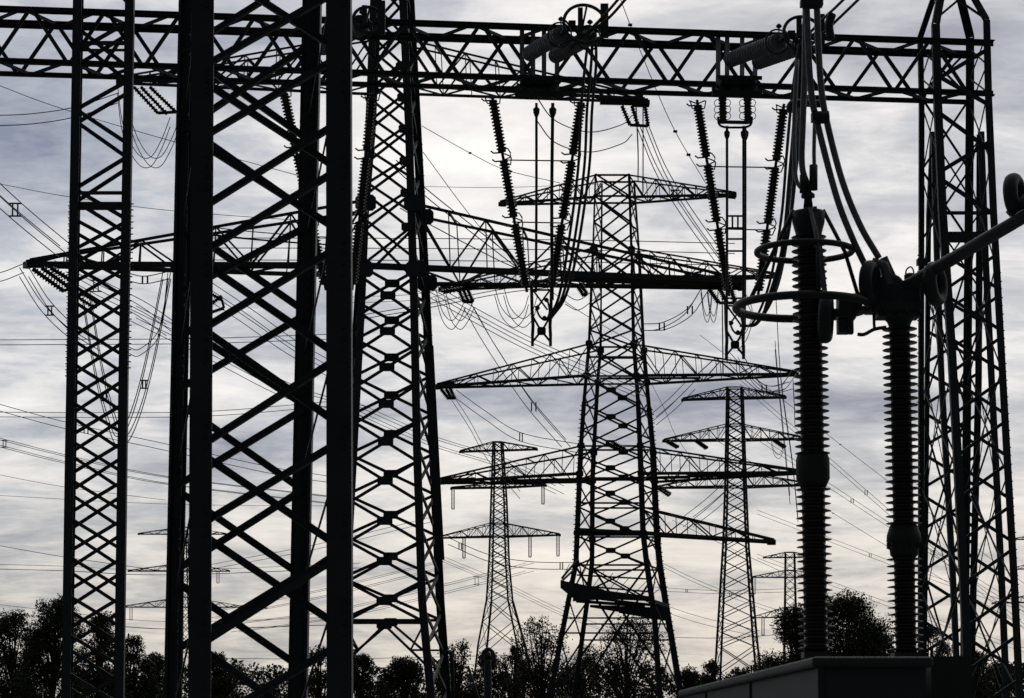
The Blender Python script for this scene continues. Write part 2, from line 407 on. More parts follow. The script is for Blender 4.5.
# =================================================================== NEAR LATTICE COLUMN
nd, fd = 24.0, 25.7
A_ = PX([(187.5, 0), (172.6, 698)], fd); C_ = PX([(311.5, 0), (297, 698)], fd)
B_ = PX([(204, 0), (200.8, 698)], nd); D_ = PX([(339, 0), (340, 698)], nd)
nc = thing('lattice_column', 'nearest big dark lattice column, wider than all others, with broad legs', 'lattice column', (P(260, 400, 25).x, 25, 0), 'steel lattice columns of the switchyard')
ztn = zof(-260, nd)
for lg, w_, sx, sy in ((A_, .17, 1, -1), (C_, .215, -1, -1), (B_, .225, 1, 1), (D_, .25, -1, 1)):
    m = MB(); draw_leg(m, lg, 0, ztn, w_, sx, sy)
    # channel web that closes the open side of the leg, with bolt heads on the near flange
    pl = leg_poly(lg, 0, ztn)
    m.bar(pl[0]+Vector((sx*.0, .02, 0)), pl[-1]+Vector((sx*.0, .02, 0)), w_*.55, .06)
    z = .5
    while z < ztn:
        p = at_z(lg, z)
        if int(z*10) % 9 < 4: m.box(p+Vector((w_*.2, -w_*.5-.008, 0)), .03, .02, .03)
        z += .11
    m.build('leg', STEEL, nc)
def ext(x0, y0, x1, y1, xa, xb):
    s_ = (y1-y0)/(x1-x0); return y0+s_*(xa-x0), y0+s_*(xb-x0)
near_lines = [(214.7, 59, 300, 11), (214.7, 129, 327, 63), (214.7, 199, 328, 128), (213, 245, 328, 175), (213, 322, 328, 252.5), (212, 438, 328, 364), (212, 517, 328, 448), (210, 638, 331, 557), (209, 722, 328, 651),
              (214.7, 88, 333, 165), (244, 170, 328, 223), (213, 269, 328, 348), (219, 340, 329, 417), (212, 461, 331, 541), (212, 541, 331, 621), (262, 0, 333, 46), (209, 654, 257, 688)]
far_lines = [(214.7, 107, 300, 50), (241, 260, 295, 232), (244, 350, 291.6, 322), (212, 464, 293, 415), (210, 548, 292, 496), (210, 629, 292, 579), (214, 30, 262, 0),
             (214.7, 73, 298, 132), (213, 247, 295, 304), (212, 345, 280, 389), (220, 432, 290, 481), (212, 514, 289, 567), (210, 605, 287, 658), (220, 150, 297, 204)]
m = MB()
for x0, y0, x1, y1 in near_lines:
    a, b = ext(x0, y0, x1, y1, 203, 338); dd = nd-.06 if b < a else nd+.05; m.ang(P(203, a, dd), P(338, b, dd), .08, 1, 1, t=.012)
for k in range(1, 3):
    for y0 in (-k*85-10,): m.bar(P(203, y0, nd), P(338, y0+75, nd), .03, .085); m.bar(P(338, y0, nd), P(203, y0+75, nd), .03, .085)
for k in range(3): m.bar(P(203, 715+k*62, nd), P(338, 790+k*62, nd), .03, .085)
m.bar(P(206, 642, nd-.1), P(333, 561, nd-.1), .03, .06)
m.build('bracing', STEEL, nc)
m = MB()
for x0, y0, x1, y1 in far_lines:
    a, b = ext(x0, y0, x1, y1, 180, 303); dd = fd-.05 if b < a else fd+.06; m.ang(P(180, a, dd), P(303, b, dd), .08, 1, 1, t=.012)
m.build('bracing', STEEL, nc)
m = MB()
for f1, f2 in ((A_, B_), (C_, D_)):
    z = .6
    while z < ztn-1.4: m.bar(at_z(f1, z), at_z(f2, z+1.3), .018, .018); z += 1.3
m.build('bracing', STEEL, nc)
m = MB()
for lg in (A_, B_, C_, D_): p = at_z(lg, 0); m.box((p.x, p.y, .12), .6, .6, .24)
m.build('footing', CONC, nc)

# =================================================================== HALF-HIDDEN NEAR PYLON (x ~ 390)
pylG = 'high-voltage lattice pylons'
t1 = thing('lattice_pylon', 'close lattice pylon behind the near column, its lower arm crossing most of the picture', 'pylon', (P(386, 400, 110).x, 110, 0), pylG)
q1 = RL([(388, -260, 109), (374, 0, 108.6), (369, 130, 108), (362, 300, 108), (354, 450, 107.6), (346, 600, 107), (339, 698, 106.5)])
q2 = RL([(392, -260, 109), (403, 0, 108.6), (409, 130, 108), (414, 300, 108), (417, 450, 107.6), (422, 600, 107), (431, 698, 106.5)])
q3 = RL([(394, -260, 111), (410, 0, 111.5), (417, 130, 112), (426, 300, 112), (433, 450, 112.4), (440, 600, 113), (447, 698, 113.6)])
q4 = RL([(390, -260, 111), (378, 0, 111.5), (372, 130, 112), (358, 300, 112), (349, 450, 112.4), (341, 600, 113), (333, 698, 113.6)])
zt = P(390, -250, 110).z
for lg, w_, sx, sy in ((q1, .34, 1, 1), (q2, .36, -1, 1), (q3, .42, -1, -1), (q4, .34, 1, -1)):
    m = MB(); draw_leg(m, lg, 0, zt, w_, sx, sy); 
    pl = leg_poly(lg, 0, zt)
    for a, b in zip(pl, pl[1:]): m.bar(a, b, w_*.6, w_*.3)
    if lg is q3: steps(m, q3, zof(560, 112), zof(130, 112), .38, .24, .035, 1)
    m.build('leg', STEEL2, t1)
up_ = [-240, -200, -155, -110, -70, -35, 0, 34, 66, 98, 130, 162, 194, 230]
ysn = [278, 314, 350, 386.5, 424, 462.5, 502.5, 543, 583, 623]; ysf = [266, 302.5, 339, 376, 414, 453, 493.5, 534.5, 576.5, 619]
m = MB(); xface(m, q1, q2, [zof(y, 108) for y in up_+[278]], .125); xface(m, q1, q2, [zof(y, 108) for y in ysn], .14, .70); m.build('bracing', STEEL2, t1)
m = MB(); xface(m, q4, q3, [zof(y-11, 112) for y in up_]+[zof(266, 112)], .125); xface(m, q4, q3, [zof(y, 112) for y in ysf], .14, .70); m.build('bracing', STEEL2, t1)
m = MB(); xface(m, q1, q4, [zof(y, 110) for y in range(-230, 880, 46)], .12); xface(m, q2, q3, [zof(y, 110) for y in range(-230, 880, 40)], .16)
yl = ysn[-1]; 
m.bar(at_z(q1, zof(624, 108)), at_z(q2, zof(624, 108)), .13); m.bar(at_z(q4, zof(619, 112)), at_z(q3, zof(619, 112)), .13)
for L_, R_, d, xc in ((q1, q2, 108, 379), (q4, q3, 112, 390)):
    c = at_z(L_, zof(yl+(3 if d == 108 else -2), d)).lerp(at_z(R_, zof(yl+(3 if d == 108 else -2), d)), .5)
    m.plate(c, .7, .4, .04)
    for leg in (L_, R_):
        f = at_z(leg, zof(668, d)); m.bar(c, f, .11); mid_ = c.lerp(f, .6); m.bar(mid_, at_z(leg, mid_.z), .09); m.bar(mid_, at_z(leg, mid_.z+1.2), .08)
m.build('bracing', STEEL2, t1)
for y in (34, 66, 98, 130, 162, 194, 228): 
    m = MB(); m.plate(at_z(q2, zof(y, 108))+Vector((-.22, -.25, 0)), .5, .4, .04); m.build('gusset_plate', STEEL2, t1)
for y in (204, 270):
    for lg, dd, sx_ in ((q1, 108, 0), (q2, 108, .15), (q3, 112, .1)): m = MB(); m.plate(at_z(lg, zof(y+(14 if dd == 112 else 0), dd))+Vector((sx_, -.26, 0)), .95, .75, .04); m.build('gusset_plate', STEEL2, t1)
m = MB(); m.bar(P(429, 346, 111), P(440, 560, 111), .42, .2); m.build('cover_strip', STEEL2, t1)
# lower long arm
z_bn, z_bf = P(420, 267, 108).z, P(430, 280, 112).z
arm(t1, None, z_bn, z_bn, P(420, 203, 108).z, P(430, 217, 112).z, q2, q3, P(741, 283, 110.6), P(741, 288, 111.3), 9, .20, .085, STEEL2)
arm(t1, None, P(362, 265, 108).z, P(358, 272, 112).z-.2, P(362, 200, 108).z, P(358, 211, 112).z, q1, q4, P(30, 264, 109.5), P(26, 265.5, 110.5), 9, .20, .085, STEEL2)
m = MB()   # walkway boards and the darkest part of the lower arm
m.bar(P(560, 279, 110.4), P(738, 285, 110.9), .8, .08); m.bar(P(356, 268, 110), P(200, 267, 110), .35, .05)
m.bar(P(360, 265.5, 107.9), P(741, 281, 110.4), .28, .26)
m.bar(P(360, 265, 107.9), P(32, 264, 109.4), .22, .22)
m.bar(P(424, 283, 111.8), P(741, 288.5, 111.4), .1, .12)
m.build('walkway', STEEL2, t1)
# upper arm
arm(t1, None, P(410, 84, 108).z, P(417, 95, 112).z, P(405, 36, 108).z, P(412, 49, 112).z, q2, q3, P(643, 99, 110.5), P(643, 102, 111.2), 8, .13, .07, STEEL2)
arm(t1, None, P(410, 84, 108).z, P(417, 95, 112).z, P(405, 30, 108).z, P(412, 42, 112).z, q1, q4, P(118, 80, 109.5), P(118, 83, 110.4), 8, .13, .07, STEEL2)
m = MB(); m.bar(P(600, 101, 110.8), P(648, 102, 110.8), .4, .26)
m.box(P(641, 103.5, 110.8), .8, .6, .2); m.build('arm_end_plate', STEEL2, t1)

# =================================================================== MIDDLE PYLON (x ~ 617)
t2 = thing('lattice_pylon', 'tall middle pylon with four pairs of arms standing right of centre', 'pylon', (P(617, 400, 230).x, 230, 0), pylG)
d2n, d2f = 227.5, 231.5
OL = PX([(595.5, 174), (593, 250), (589, 344), (584, 402), (581, 445), (577, 537), (576, 563), (568, 603), (551, 690)], d2n)
IR = PX([(629, 174), (632, 270), (633.5, 340), (638, 401), (640, 447), (643, 532), (646.6, 563), (654.5, 617), (660, 698)], d2n)
IL = PX([(602, 181), (601, 310), (600.5, 351), (597.8, 379), (594, 447), (592.5, 480), (592, 563), (587, 603), (575, 690)], d2f)
OR_ = PX([(634, 181), (639, 252), (643.6, 349), (649, 408), (652.7, 447), (657, 537), (659.5, 563), (666, 605), (680, 690)], d2f)
zt = P(600, 174, d2n).z
def lwid(lg, ws): 
    m = MB(); pl = leg_poly(lg, 0, zt)
    for i, (a, b) in enumerate(zip(pl, pl[1:])):
        k = min(1, i/4.); w_ = ws[0]+(ws[1]-ws[0])*k; m.bar(a, b, w_)
    if lg is OL: steps(m, OL, zof(560, 228), zof(405, 228), .42, .4, .09, -1); steps(m, OL, zof(660, 228), zof(600, 228), .42, .4, .09, -1)
    if lg is OR_: steps(m, OR_, zof(665, 231), zof(408, 231), .42, .42, .09, 1)
    m.build('leg', STEEL2, t2)
lwid(OL, (.17, .50)); lwid(IR, (.24, .52)); lwid(IL, (.17, .46)); lwid(OR_, (.20, .58))
m = MB(); xface(m, OL, IR, [zof(y, d2n) for y in (174, 196, 222, 250, 278, 305, 330, 346, 377)], .17); xface(m, OL, IR, [zof(y, d2n) for y in (377, 404, 430, 456, 480, 507, 536, 566)], .17, .95)
for y in (175, 196, 278, 347, 357, 376, 446, 450, 478, 503, 532, 534, 565): m.bar(at_z(OL, zof(y, d2n)), at_z(IR, zof(y, d2n)), .17, .17 if y < 530 or y > 535 else .35)
m.bar(at_z(OL, zof(566, d2n)), at_z(IR, zof(700, d2n)), .2); m.bar(at_z(IR, zof(566, d2n)), at_z(OL, zof(700, d2n)), .2)
for y in (618, 633): m.bar(at_z(OL, zof(y, d2n)), at_z(IR, zof(y, d2n)), .15)
m.build('bracing', STEEL2, t2)
m = MB(); xface(m, IL, OR_, [zof(y, d2f) for y in (181, 203, 230, 257, 285, 312, 337, 358, 384)], .17); xface(m, IL, OR_, [zof(y, d2f) for y in (384, 413, 440, 465, 490, 515, 543, 570)], .17, .95)
for y in (182, 203, 285, 358, 384, 450, 480, 508, 537, 570): m.bar(at_z(IL, zof(y, d2f)), at_z(OR_, zof(y, d2f)), .17)
m.bar(at_z(IL, zof(566, d2f)), at_z(OR_, zof(700, d2f)), .2); m.bar(at_z(OR_, zof(566, d2f)), at_z(IL, zof(700, d2f)), .2)
for y in (624, 640): m.bar(at_z(IL, zof(y, d2f)), at_z(OR_, zof(y, d2f)), .15)
m.build('bracing', STEEL2, t2)
m = MB()
for a, b in ((OL, IL), (IR, OR_)): xface(m, a, b, [zof(y, 229) for y in list(range(178, 570, 22))+[600, 640, 690]], .15)
m.build('bracing', STEEL2, t2)
for y in (250, 344, 376, 446, 474, 533):
    for lg in (OL, IR): m = MB(); m.plate(at_z(lg, zof(y, d2n))+Vector((0, -.3, 0)), .7, .65, .05); m.build('gusset_plate', STEEL2, t2)
    for lg in (IL, OR_): m = MB(); m.plate(at_z(lg, zof(y+7, d2f))+Vector((0, -.3, 0)), .7, .65, .05); m.build('gusset_plate', STEEL2, t2)
def arm2(yb_n, yb_f, yt_n, yt_f, xl, yl_, xr, yr, n, wc=.23, wb=.10):
    if xl: arm(t2, None, zof(yb_n, d2n), zof(yb_f, d2f), zof(yt_n, d2n), zof(yt_f, d2f), OL, IL, P(xl, yl_, 229), P(xl, yl_+1.2, 230), n, wc, wb, STEEL2)
    if xr: arm(t2, None, zof(yb_n, d2n), zof(yb_f, d2f), zof(yt_n, d2n), zof(yt_f, d2f), IR, OR_, P(xr, yr, 229), P(xr, yr+1.2, 230), n, wc, wb, STEEL2)
arm2(197, 203, 175, 181, 500, 203.5, 735, 194.5, 8, .22, .11)
arm2(277, 284, 248, 254, 440, 289, 779, 276, 8)
arm2(375.5, 384, 344, 350, 437, 386.5, 797, 374, 8, .25)
arm2(473.5, 482, 446, 452, 436, 482, 798, 472.5, 8, .27)
m = MB()
for (x0, y0, x1, y1, w_) in ((500, 203.5, 506, 203.8, .5), (726, 194.5, 736, 195.5, .6), (600, 378.5, 700, 378, .2), (436, 387, 455, 384, .5), (500, 481, 690, 477, .28), (440, 482, 475, 480, .5), (690, 476, 760, 474, .3)):
    m.bar(P(x0, y0, 229.5), P(x1, y1, 229.5), w_)
m.build('arm_plates', STEEL2, t2)
# single right arm swung away
arm(t2, None, zof(533, d2n), zof(536, d2f), zof(507, d2n), zof(512, d2f), IR, OR_, P(774, 541.5, 236), P(774, 543, 237), 6, .24, .11, STEEL2)
m = MB(); m.bar(P(577, 529.5, 227.3), P(643, 533, 227.3), .5, .3); m.bar(P(643, 533, 227.6), P(773, 542, 236.5), .55, .35); m.box(P(771.5, 542.3, 236.5), .8, .7, .5); m.build('arm_plates', STEEL2, t2)
# heavy anti-climb collar with rail round the legs
def ringpts(pts): return [P(*p) for p in pts]
cl = ringpts([(561, 581, 224), (600, 590, 224.5), (655, 603, 226), (669, 611, 233), (600, 597, 234)])
def wedge(mb, p, hp, q, hq, dep):
    i0 = len(mb.v)
    for c, h in ((p, hp), (q, hq)):
        for y, z in ((-dep/2, -h/2), (dep/2, -h/2), (dep/2, h/2), (-dep/2, h/2)): mb.v.append(c+Vector((0, y, z)))
    for f in ((0, 1, 2, 3), (7, 6, 5, 4), (0, 4, 5, 1), (1, 5, 6, 2), (2, 6, 7, 3), (3, 7, 4, 0)): mb.f.append(tuple(i0+k for k in f)); mb.sm.append(False)
m = MB(); k_ = 225/F
wedge(m, P(560.5, 584, 224), 7*k_, P(574, 591, 225), 15*k_, 1.2); wedge(m, P(573, 592, 225.2), 18*k_, P(604, 594.5, 226), 9*k_, 1.6)
wedge(m, P(603, 594.5, 226.4), 8*k_, P(652, 599, 227), 4*k_, 1.4)
wedge(m, P(576, 601, 226.6), 3*k_, P(645, 606, 227.5), 3*k_, .5); wedge(m, P(590, 606, 229), 2*k_, P(620, 609, 229.6), 6*k_, 1.0); wedge(m, P(619, 609.5, 229.3), 6*k_, P(668, 614.5, 231), 13*k_, 1.8)
wedge(m, P(650, 600, 227), 3*k_, P(668, 606, 231), 4*k_, .8); wedge(m, P(592, 598, 232), 2*k_, P(668, 607, 233), 3*k_, .5)
m.build('collar', STEEL2, t2)
m = MB()
for k in range(12):
    t = k/11; a = cl[0].lerp(cl[2], t*.9); m.bar(a, a+Vector((.8+t, 0, 1.6)), .06)
for a, b in ((P(562, 578, 224), P(577, 560, 227)), (P(563, 580, 224), P(581, 563, 229)), (P(577, 563, 227), P(652, 604, 226)), (P(590, 567, 229), P(655, 603, 229)), (P(647, 563, 227), P(585, 592, 229)), (P(577, 575, 226), P(648, 579, 228)), (P(572, 585, 226), P(652, 592, 228))): m.bar(a, b, .15)
m.build('collar_rail', STEEL2, t2)

# =================================================================== SMALLER PYLONS FARTHER AWAY
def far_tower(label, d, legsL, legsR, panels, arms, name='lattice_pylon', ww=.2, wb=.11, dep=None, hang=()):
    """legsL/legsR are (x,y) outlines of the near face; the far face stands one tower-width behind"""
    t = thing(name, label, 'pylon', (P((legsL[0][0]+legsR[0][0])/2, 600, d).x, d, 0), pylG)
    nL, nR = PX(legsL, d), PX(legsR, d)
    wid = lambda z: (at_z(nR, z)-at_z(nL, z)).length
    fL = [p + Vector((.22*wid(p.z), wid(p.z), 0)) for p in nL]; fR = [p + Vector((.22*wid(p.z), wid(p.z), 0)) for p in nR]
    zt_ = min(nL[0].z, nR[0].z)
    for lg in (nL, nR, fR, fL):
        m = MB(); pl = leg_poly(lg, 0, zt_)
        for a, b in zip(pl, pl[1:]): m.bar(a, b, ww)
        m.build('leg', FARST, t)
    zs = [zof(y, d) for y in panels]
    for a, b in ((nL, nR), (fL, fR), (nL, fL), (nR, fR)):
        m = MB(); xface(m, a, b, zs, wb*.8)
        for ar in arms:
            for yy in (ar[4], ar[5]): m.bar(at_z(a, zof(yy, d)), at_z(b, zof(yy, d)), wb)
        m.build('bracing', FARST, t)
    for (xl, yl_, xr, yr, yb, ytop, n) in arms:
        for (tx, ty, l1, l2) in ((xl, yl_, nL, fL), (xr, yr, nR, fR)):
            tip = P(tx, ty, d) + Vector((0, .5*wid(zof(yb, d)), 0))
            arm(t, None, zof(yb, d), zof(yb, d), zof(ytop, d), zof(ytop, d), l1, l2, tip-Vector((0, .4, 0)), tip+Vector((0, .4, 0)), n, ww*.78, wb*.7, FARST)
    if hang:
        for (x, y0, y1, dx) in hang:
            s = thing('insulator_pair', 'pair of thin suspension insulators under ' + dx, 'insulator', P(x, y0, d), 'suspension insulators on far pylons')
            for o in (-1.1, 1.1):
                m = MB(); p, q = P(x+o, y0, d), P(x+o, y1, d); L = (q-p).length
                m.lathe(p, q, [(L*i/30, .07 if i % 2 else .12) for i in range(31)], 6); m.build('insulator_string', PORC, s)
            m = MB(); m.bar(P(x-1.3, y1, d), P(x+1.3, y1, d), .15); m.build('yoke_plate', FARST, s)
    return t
far_tower('slim pylon with three stacked arm pairs right of the middle pylon', 300,
          [(727, 388), (725, 490), (723, 545), (717, 640), (715, 672)], [(741, 388), (744, 490), (746, 545), (753, 640), (756, 672)],
          [388, 397, 406, 415, 424, 433, 442, 451, 460, 470, 480, 490, 501, 512, 523, 535, 547, 560, 573, 587, 601, 616, 631, 646, 672, 700],
          [(683, 399, 786, 396.5, 397, 387, 6), (664, 440, 806, 438, 439, 424, 7), (657, 487, 812, 484, 486, 472, 7)], ww=.26, wb=.14)
far_tower('small pylon with flared base between the close and middle pylons', 400,
          [(493, 442), (491, 500), (489, 560), (486.5, 600), (478, 645), (474, 680)], [(501, 442), (504, 500), (505.5, 560), (508, 600), (517, 645), (522, 680)],
          [442, 449, 456, 463, 470, 477, 484, 491, 499, 507, 515, 523, 531, 540, 549, 558, 568, 578, 589, 600, 622, 650, 690],
          [(460, 451.5, 537, 449, 450, 441.5, 5), (451, 488, 546, 485, 487, 483, 5), (438, 537.5, 560, 534.5, 536, 523, 7)], ww=.30, wb=.16,
          hang=[(453, 489, 509, 'the left end of its middle arm'), (543, 486, 504, 'the right end of the middle arm'), (464, 538, 558, 'the left half of its lowest arm'), (530, 537, 557, 'the right half of its lowest arm'), (558, 535, 556, 'the right tip of its lowest arm')])
far_tower('tiny far pylon seen through the slit of the nearest column', 600,
          [(181, 530), (180.5, 590), (179.5, 640), (177, 690)], [(186, 530), (187.5, 590), (189, 640), (191, 690)],
          [530, 538, 547, 556, 565, 574, 583, 592, 602, 612, 622, 633, 645, 660, 690],
          [(138, 534, 226, 534, 534, 527, 5), (128, 571, 229, 571, 571, 563, 6), (122, 607, 243, 607, 607, 597, 7)], ww=.30, wb=.18,
          hang=[(131, 608, 620, 'the left tip of the tiny pylon'), (218, 571, 583, 'the right tip of the tiny pylon')])
far_tower('thin distant pylon half hidden behind the left insulator post', 500,
          [(785, 553), (784.5, 600), (783, 680)], [(794, 553), (795, 600), (798, 680)],
          [553, 561, 569, 577, 585, 593, 601, 610, 619, 629, 640, 655, 680],
          [(764, 557.5, 816, 557, 557, 552, 4), (753, 577, 827, 577, 577, 570, 5), (753, 617.5, 828, 617, 617, 607, 5)], ww=.24, wb=.14,
          hang=[(754, 578, 594, 'the middle arm left of the left post'), (763, 618.5, 635, 'the lowest arm left of the left post')])
far_tower('distant pylon mostly beyond the right edge with arm tips showing', 520,
          [(1062, 500), (1060, 560), (1057, 690)], [(1072, 500), (1074, 560), (1077, 690)],
          [500, 512, 524, 536, 548, 560, 573, 586, 600, 615, 632, 655, 690],
          [(1014, 539, 1118, 539, 538, 530, 5), (1012, 569, 1122, 569, 567, 555, 6), (994, 603, 1136, 603, 601, 588, 7)], ww=.26, wb=.15)

# =================================================================== INSULATORS
def shed_prof(L, n, rc_, rs, end=.06):
    pr = [(0, rc_*1.25), (end, rc_*1.25)]; pitch = (L-2*end)/n
    for i in range(n):
        t = end + i*pitch
        pr += [(t+.02*pitch, rc_), (t+.30*pitch, rc_), (t+.52*pitch, rs), (t+.64*pitch, rs), (t+.78*pitch, rc_*1.05)]
    pr += [(L-end, rc_*1.25), (L, rc_*1.25)]
    return pr
def horn(mb, c, d, side, r=.022, s=.62):
    """open wire arcing frame standing off the string axis"""
    u = Vector((1, 0, 0)); a = c + u*(.1*s*side); b = c + u*(.38*s*side) + d*(-.16*s); e = c + u*(.30*s*side) + d*(.22*s)
    mb.tube([c, b, b + d*(.10*s) + Vector((0, -.2, 0)), e, c + d*(.26*s)], r, 5)
def vstring(label, a, b, segs, d=70.7, rs=.16, rc_=.10, top_bracket=True):
    """a,b: pixel ends; segs: fractions of each porcelain body"""
    A, B = P(*a, d), P(*b, d); t = thing('insulator_string', label, 'insulator string', A, 'long V-strings hanging from the gantry beam'); dv = (B-A).normalized()
    m = MB()
    for s0, s1 in segs:
        p, q = A.lerp(B, s0), A.lerp(B, s1); L = (q-p).length
        m = MB(); m.lathe(p, q, shed_prof(L, int(L/.105), rc_, rs), 14); m.build('insulator_body', PORC, t)
    m = MB(); cuts = [0] + [(segs[i][1]+segs[i+1][0])/2 for i in range(len(segs)-1)] + [1]
    ends = [0] + [v for sg_ in segs for v in sg_] + [1]
    for u0, u1 in zip(ends[::2], ends[1::2]): m = MB(); m.tube([A.lerp(B, max(0, u0-.005)), A.lerp(B, min(1, u1+.005))], .045, 6); m.build('link_rod', STEEL, t)
    for c in cuts[:-1]:
        m = MB(); pt = A.lerp(B, c)
        horn(m, pt + dv*.12, dv, 1)
        if c: horn(m, pt - dv*.10, -dv, 1)
        for k_ in ((.14, -.12) if c else (.16,)): q_ = pt + dv*k_; m.tube([q_, q_+Vector((-.26, 0, -.02)), q_+Vector((-.34, -.05, .03))], .026, 5)
        if not c: horn(m, pt + dv*.12, dv, -1)
        m.build('arcing_horn', STEEL, t)
    return t
sg = [(.03, .29), (.335, .62), (.66, .97)]
vstring('leftmost long insulator string, slanting between the legs of the nearest column', (283, 88), (326, 290), sg)
vstring('second insulator string from left, slanting down beside the near column right leg', (373, 92), (352, 290), sg)
vstring('long dark insulator string slanting down right, left arm of the central V', (492, 95), (527, 292), sg)
vstring('long dark insulator string slanting down left, right arm of the central V', (582, 97), (551, 292), sg, rs=.165)
vstring('long insulator string slanting right, left arm of the V nearest the tall posts', (697, 100), (729, 296), sg, 71.5)
vstring('rightmost long insulator string, slanting left just before the tall posts', (784, 104), (758, 296), sg, 71.5)
m = MB()
for i, (x0, x1, y, d, lb) in enumerate(((503, 574, 160, 70.7, 'upper thin tie bar linking the two arms of the central V'), (512, 563, 222, 70.7, 'lower thin tie bar linking the two arms of the central V'),
                      (708, 774, 166.5, 71.5, 'upper thin tie bar linking the V beside the posts'), (720, 766, 229, 71.5, 'lower thin tie bar linking the V beside the posts'))):
    m = MB(); m.tube(PX([(x0, y), (x1, y+1)], d), .02, 6); o = m.build('tie_bar', STEEL, None); tag(o, lb, 'tie bar', 'tie bars of the V strings')

def yoke(label, cx, y0, d, sc=1.0):
    """drop yoke under a V: two side rods, cross struts, centre plate and balls"""
    t = thing('yoke_frame', label, 'yoke frame', P(cx, y0, d), 'yoke frames under the V strings')
    def q(x, y): return P(cx+x*sc, y0+y*sc, d)
    m = MB()
    for s in (-1, 1): m.tube([q(10*s, 0), q(9.5*s, 22), q(8.5*s, 40), q(9*s, 50)], .05, 6); m.bar(q(9*s, 46), q(9*s, 60), .09)
    m.build('side_rod', STEEL, t)
    m = MB()
    for s in (-1, 1): m.bar(q(9*s, 30), q(1*s, 44), .06); m.bar(q(9*s, 56), q(1*s, 46), .06); m.bar(q(10*s, 2), q(-6*s, 24), .05); m.bar(q(-10, 4*s), q(10, 4*s), .05)
    m.build('cross_strut', STEEL, t)
    m = MB(); m.plate(q(0, 45), .26, .24, .06); m.build('centre_plate', STEEL, t)
    for x, y in ((5, 14), (-4, 22), (3, 32)): 
        m = MB(); p = q(x, y); m.lathe(p-Vector((0, 0, .07)), p+Vector((0, 0, .07)), [(0, .02), (.03, .06), (.07, .075), (.11, .06), (.14, .02)], 10); m.build('clamp_ball', STEEL, t)
    m = MB(); m.tube(cat([q(-6, 20), q(-2, 30), q(4, 34), q(8, 26), q(6, 14)], 5), .03, 6); m.build('jumper_link', CABLE, t)
yoke('yoke frame with centre plate hanging under the central V', 541.5, 286, 70.7, 1.0)
yoke('yoke frame hanging under the V beside the tall posts', 735, 302, 71.5, .95)
yoke('yoke frame partly hidden beside the right leg of the nearest column', 338, 288, 70.7, .9)

# vertical droppers in the V centres
def dropper(label, xs, y0, y1, d, r=.028, spac=(), bow=0):
    t = thing('dropper_conductor', label, 'conductor', P(xs[0], y0, d), 'vertical dropper conductors')
    for x in xs:
        m = MB(); m.tube(cat(PX([(x, y0), (x+bow, (y0+y1)/2), (x-.5, y1)], d), 6), r, 6); m.build('conductor', CABLE, t)
        m = MB(); p, q = P(x, y0+4, d), P(x, y0+14, d); L = (q-p).length; m.lathe(p, q, [(0, .03), (L*.2, .09), (L*.6, .08), (L, .03)], 8); m.build('clamp', STEEL, t)
    for y in spac:
        m = MB()
        if isinstance(y, tuple):
            for yy in y: m.bar(P(xs[0]-1, yy, d), P(xs[-1]+1, yy, d), .05)
            for k in (.33, .66): x = xs[0]+(xs[-1]-xs[0])*k; m.bar(P(x, y[0], d), P(x, y[1], d), .05)
        else: m.bar(P(xs[0]-1, y, d), P(xs[-1]+1, y, d), .05)
        m.build('spacer', STEEL, t)
dropper('thin vertical conductor down the left middle of the central V', (536, 536.8), 103, 292, 70.2)
dropper('thin vertical conductor pair down the right middle of the central V', (552, 553.5), 103, 300, 70.2, bow=-1)
dropper('vertical twin conductors with ladder spacers inside the V beside the posts', (727, 743.5), 126, 350, 71.0, .04, ((216, 228), 239, 251))
dropper('thin wire pair close beside the ladder spacers of the right V', (745, 745.8), 126, 330, 71.2, .022)

def curved(label, paths, r=.03, group='curved jumper conductors', name='jumper_conductor', m_=None, n=8, clamps=()):
    t = thing(name, label, 'conductor', P(*paths[0][0]), group)
    for p in paths: m = MB(); m.tube(cat([P(*q) for q in p], n), r, 6); m.build('conductor', m_ or CABLE, t)
    for c in clamps: m = MB(); m.box(P(*c), .35, .2, .3); m.build('spacer', STEEL, t)
    return t
curved('bowed cables sweeping down from the ringed tension string into the central yoke',
       [[(592+o*.6, 36, 66.4), (590+o*1.0, 66, 68), (586+o, 110, 69.4), (583+o, 170, 70), (572+o*.9, 250, 70.3), (562+o*.6, 296, 70.5), (550+o*.2, 318, 70.6)] for o in (-5, 1, 6)], .042)
curved('bowed cables sweeping down left of the tall posts into the right yoke',
       [[(802+o*.4, 44, 60), (798+o, 96, 60.5), (793+o, 150, 63), (787+o, 220, 66), (775+o, 285, 69), (757+o*.6, 322, 71), (742+o*.3, 326, 71.4)] for o in (-6, 0, 3)], .04)

# tension strings above the beam, each a pair of fat grey insulators ending in a ring
def tension(label, pa, pb, d0, d1, ring=None):
    t = thing('tension_insulator', label, 'insulator string', P(*pa, d0), 'fat grey tension insulators above the beam')
    A, B = P(*pa, d0), P(*pb, d1); L = (B-A).length; m = MB()
    k_ = int(L/.24); pt = L/k_; m.lathe(A, B, [(0, .14)] + [v for i in range(k_) for v in ((i*pt+.35*pt, .085), (i*pt+.45*pt, .235), (i*pt+.62*pt, .235), (i*pt+.74*pt, .085))] + [(L, .14)], 20); m.build('insulator_body', GLASSY, t)
    dv = (B-A).normalized(); m = MB(); m.torus(B - dv*.15, dv, .34, .025, 24, 6); m.tube([B, B+dv*.5], .07, 8); m.tube([A, A-dv*.35], .07, 8); m.tube([B, B+Vector((0, 0, .42))], .02, 6)
    p = B+Vector((0, 0, .42)); m.lathe(p-Vector((0, 0, .06)), p+Vector((0, 0, .08)), [(0, .02), (.04, .08), (.09, .08), (.14, .02)], 8); m.build('end_fitting', STEEL, t)
    return t
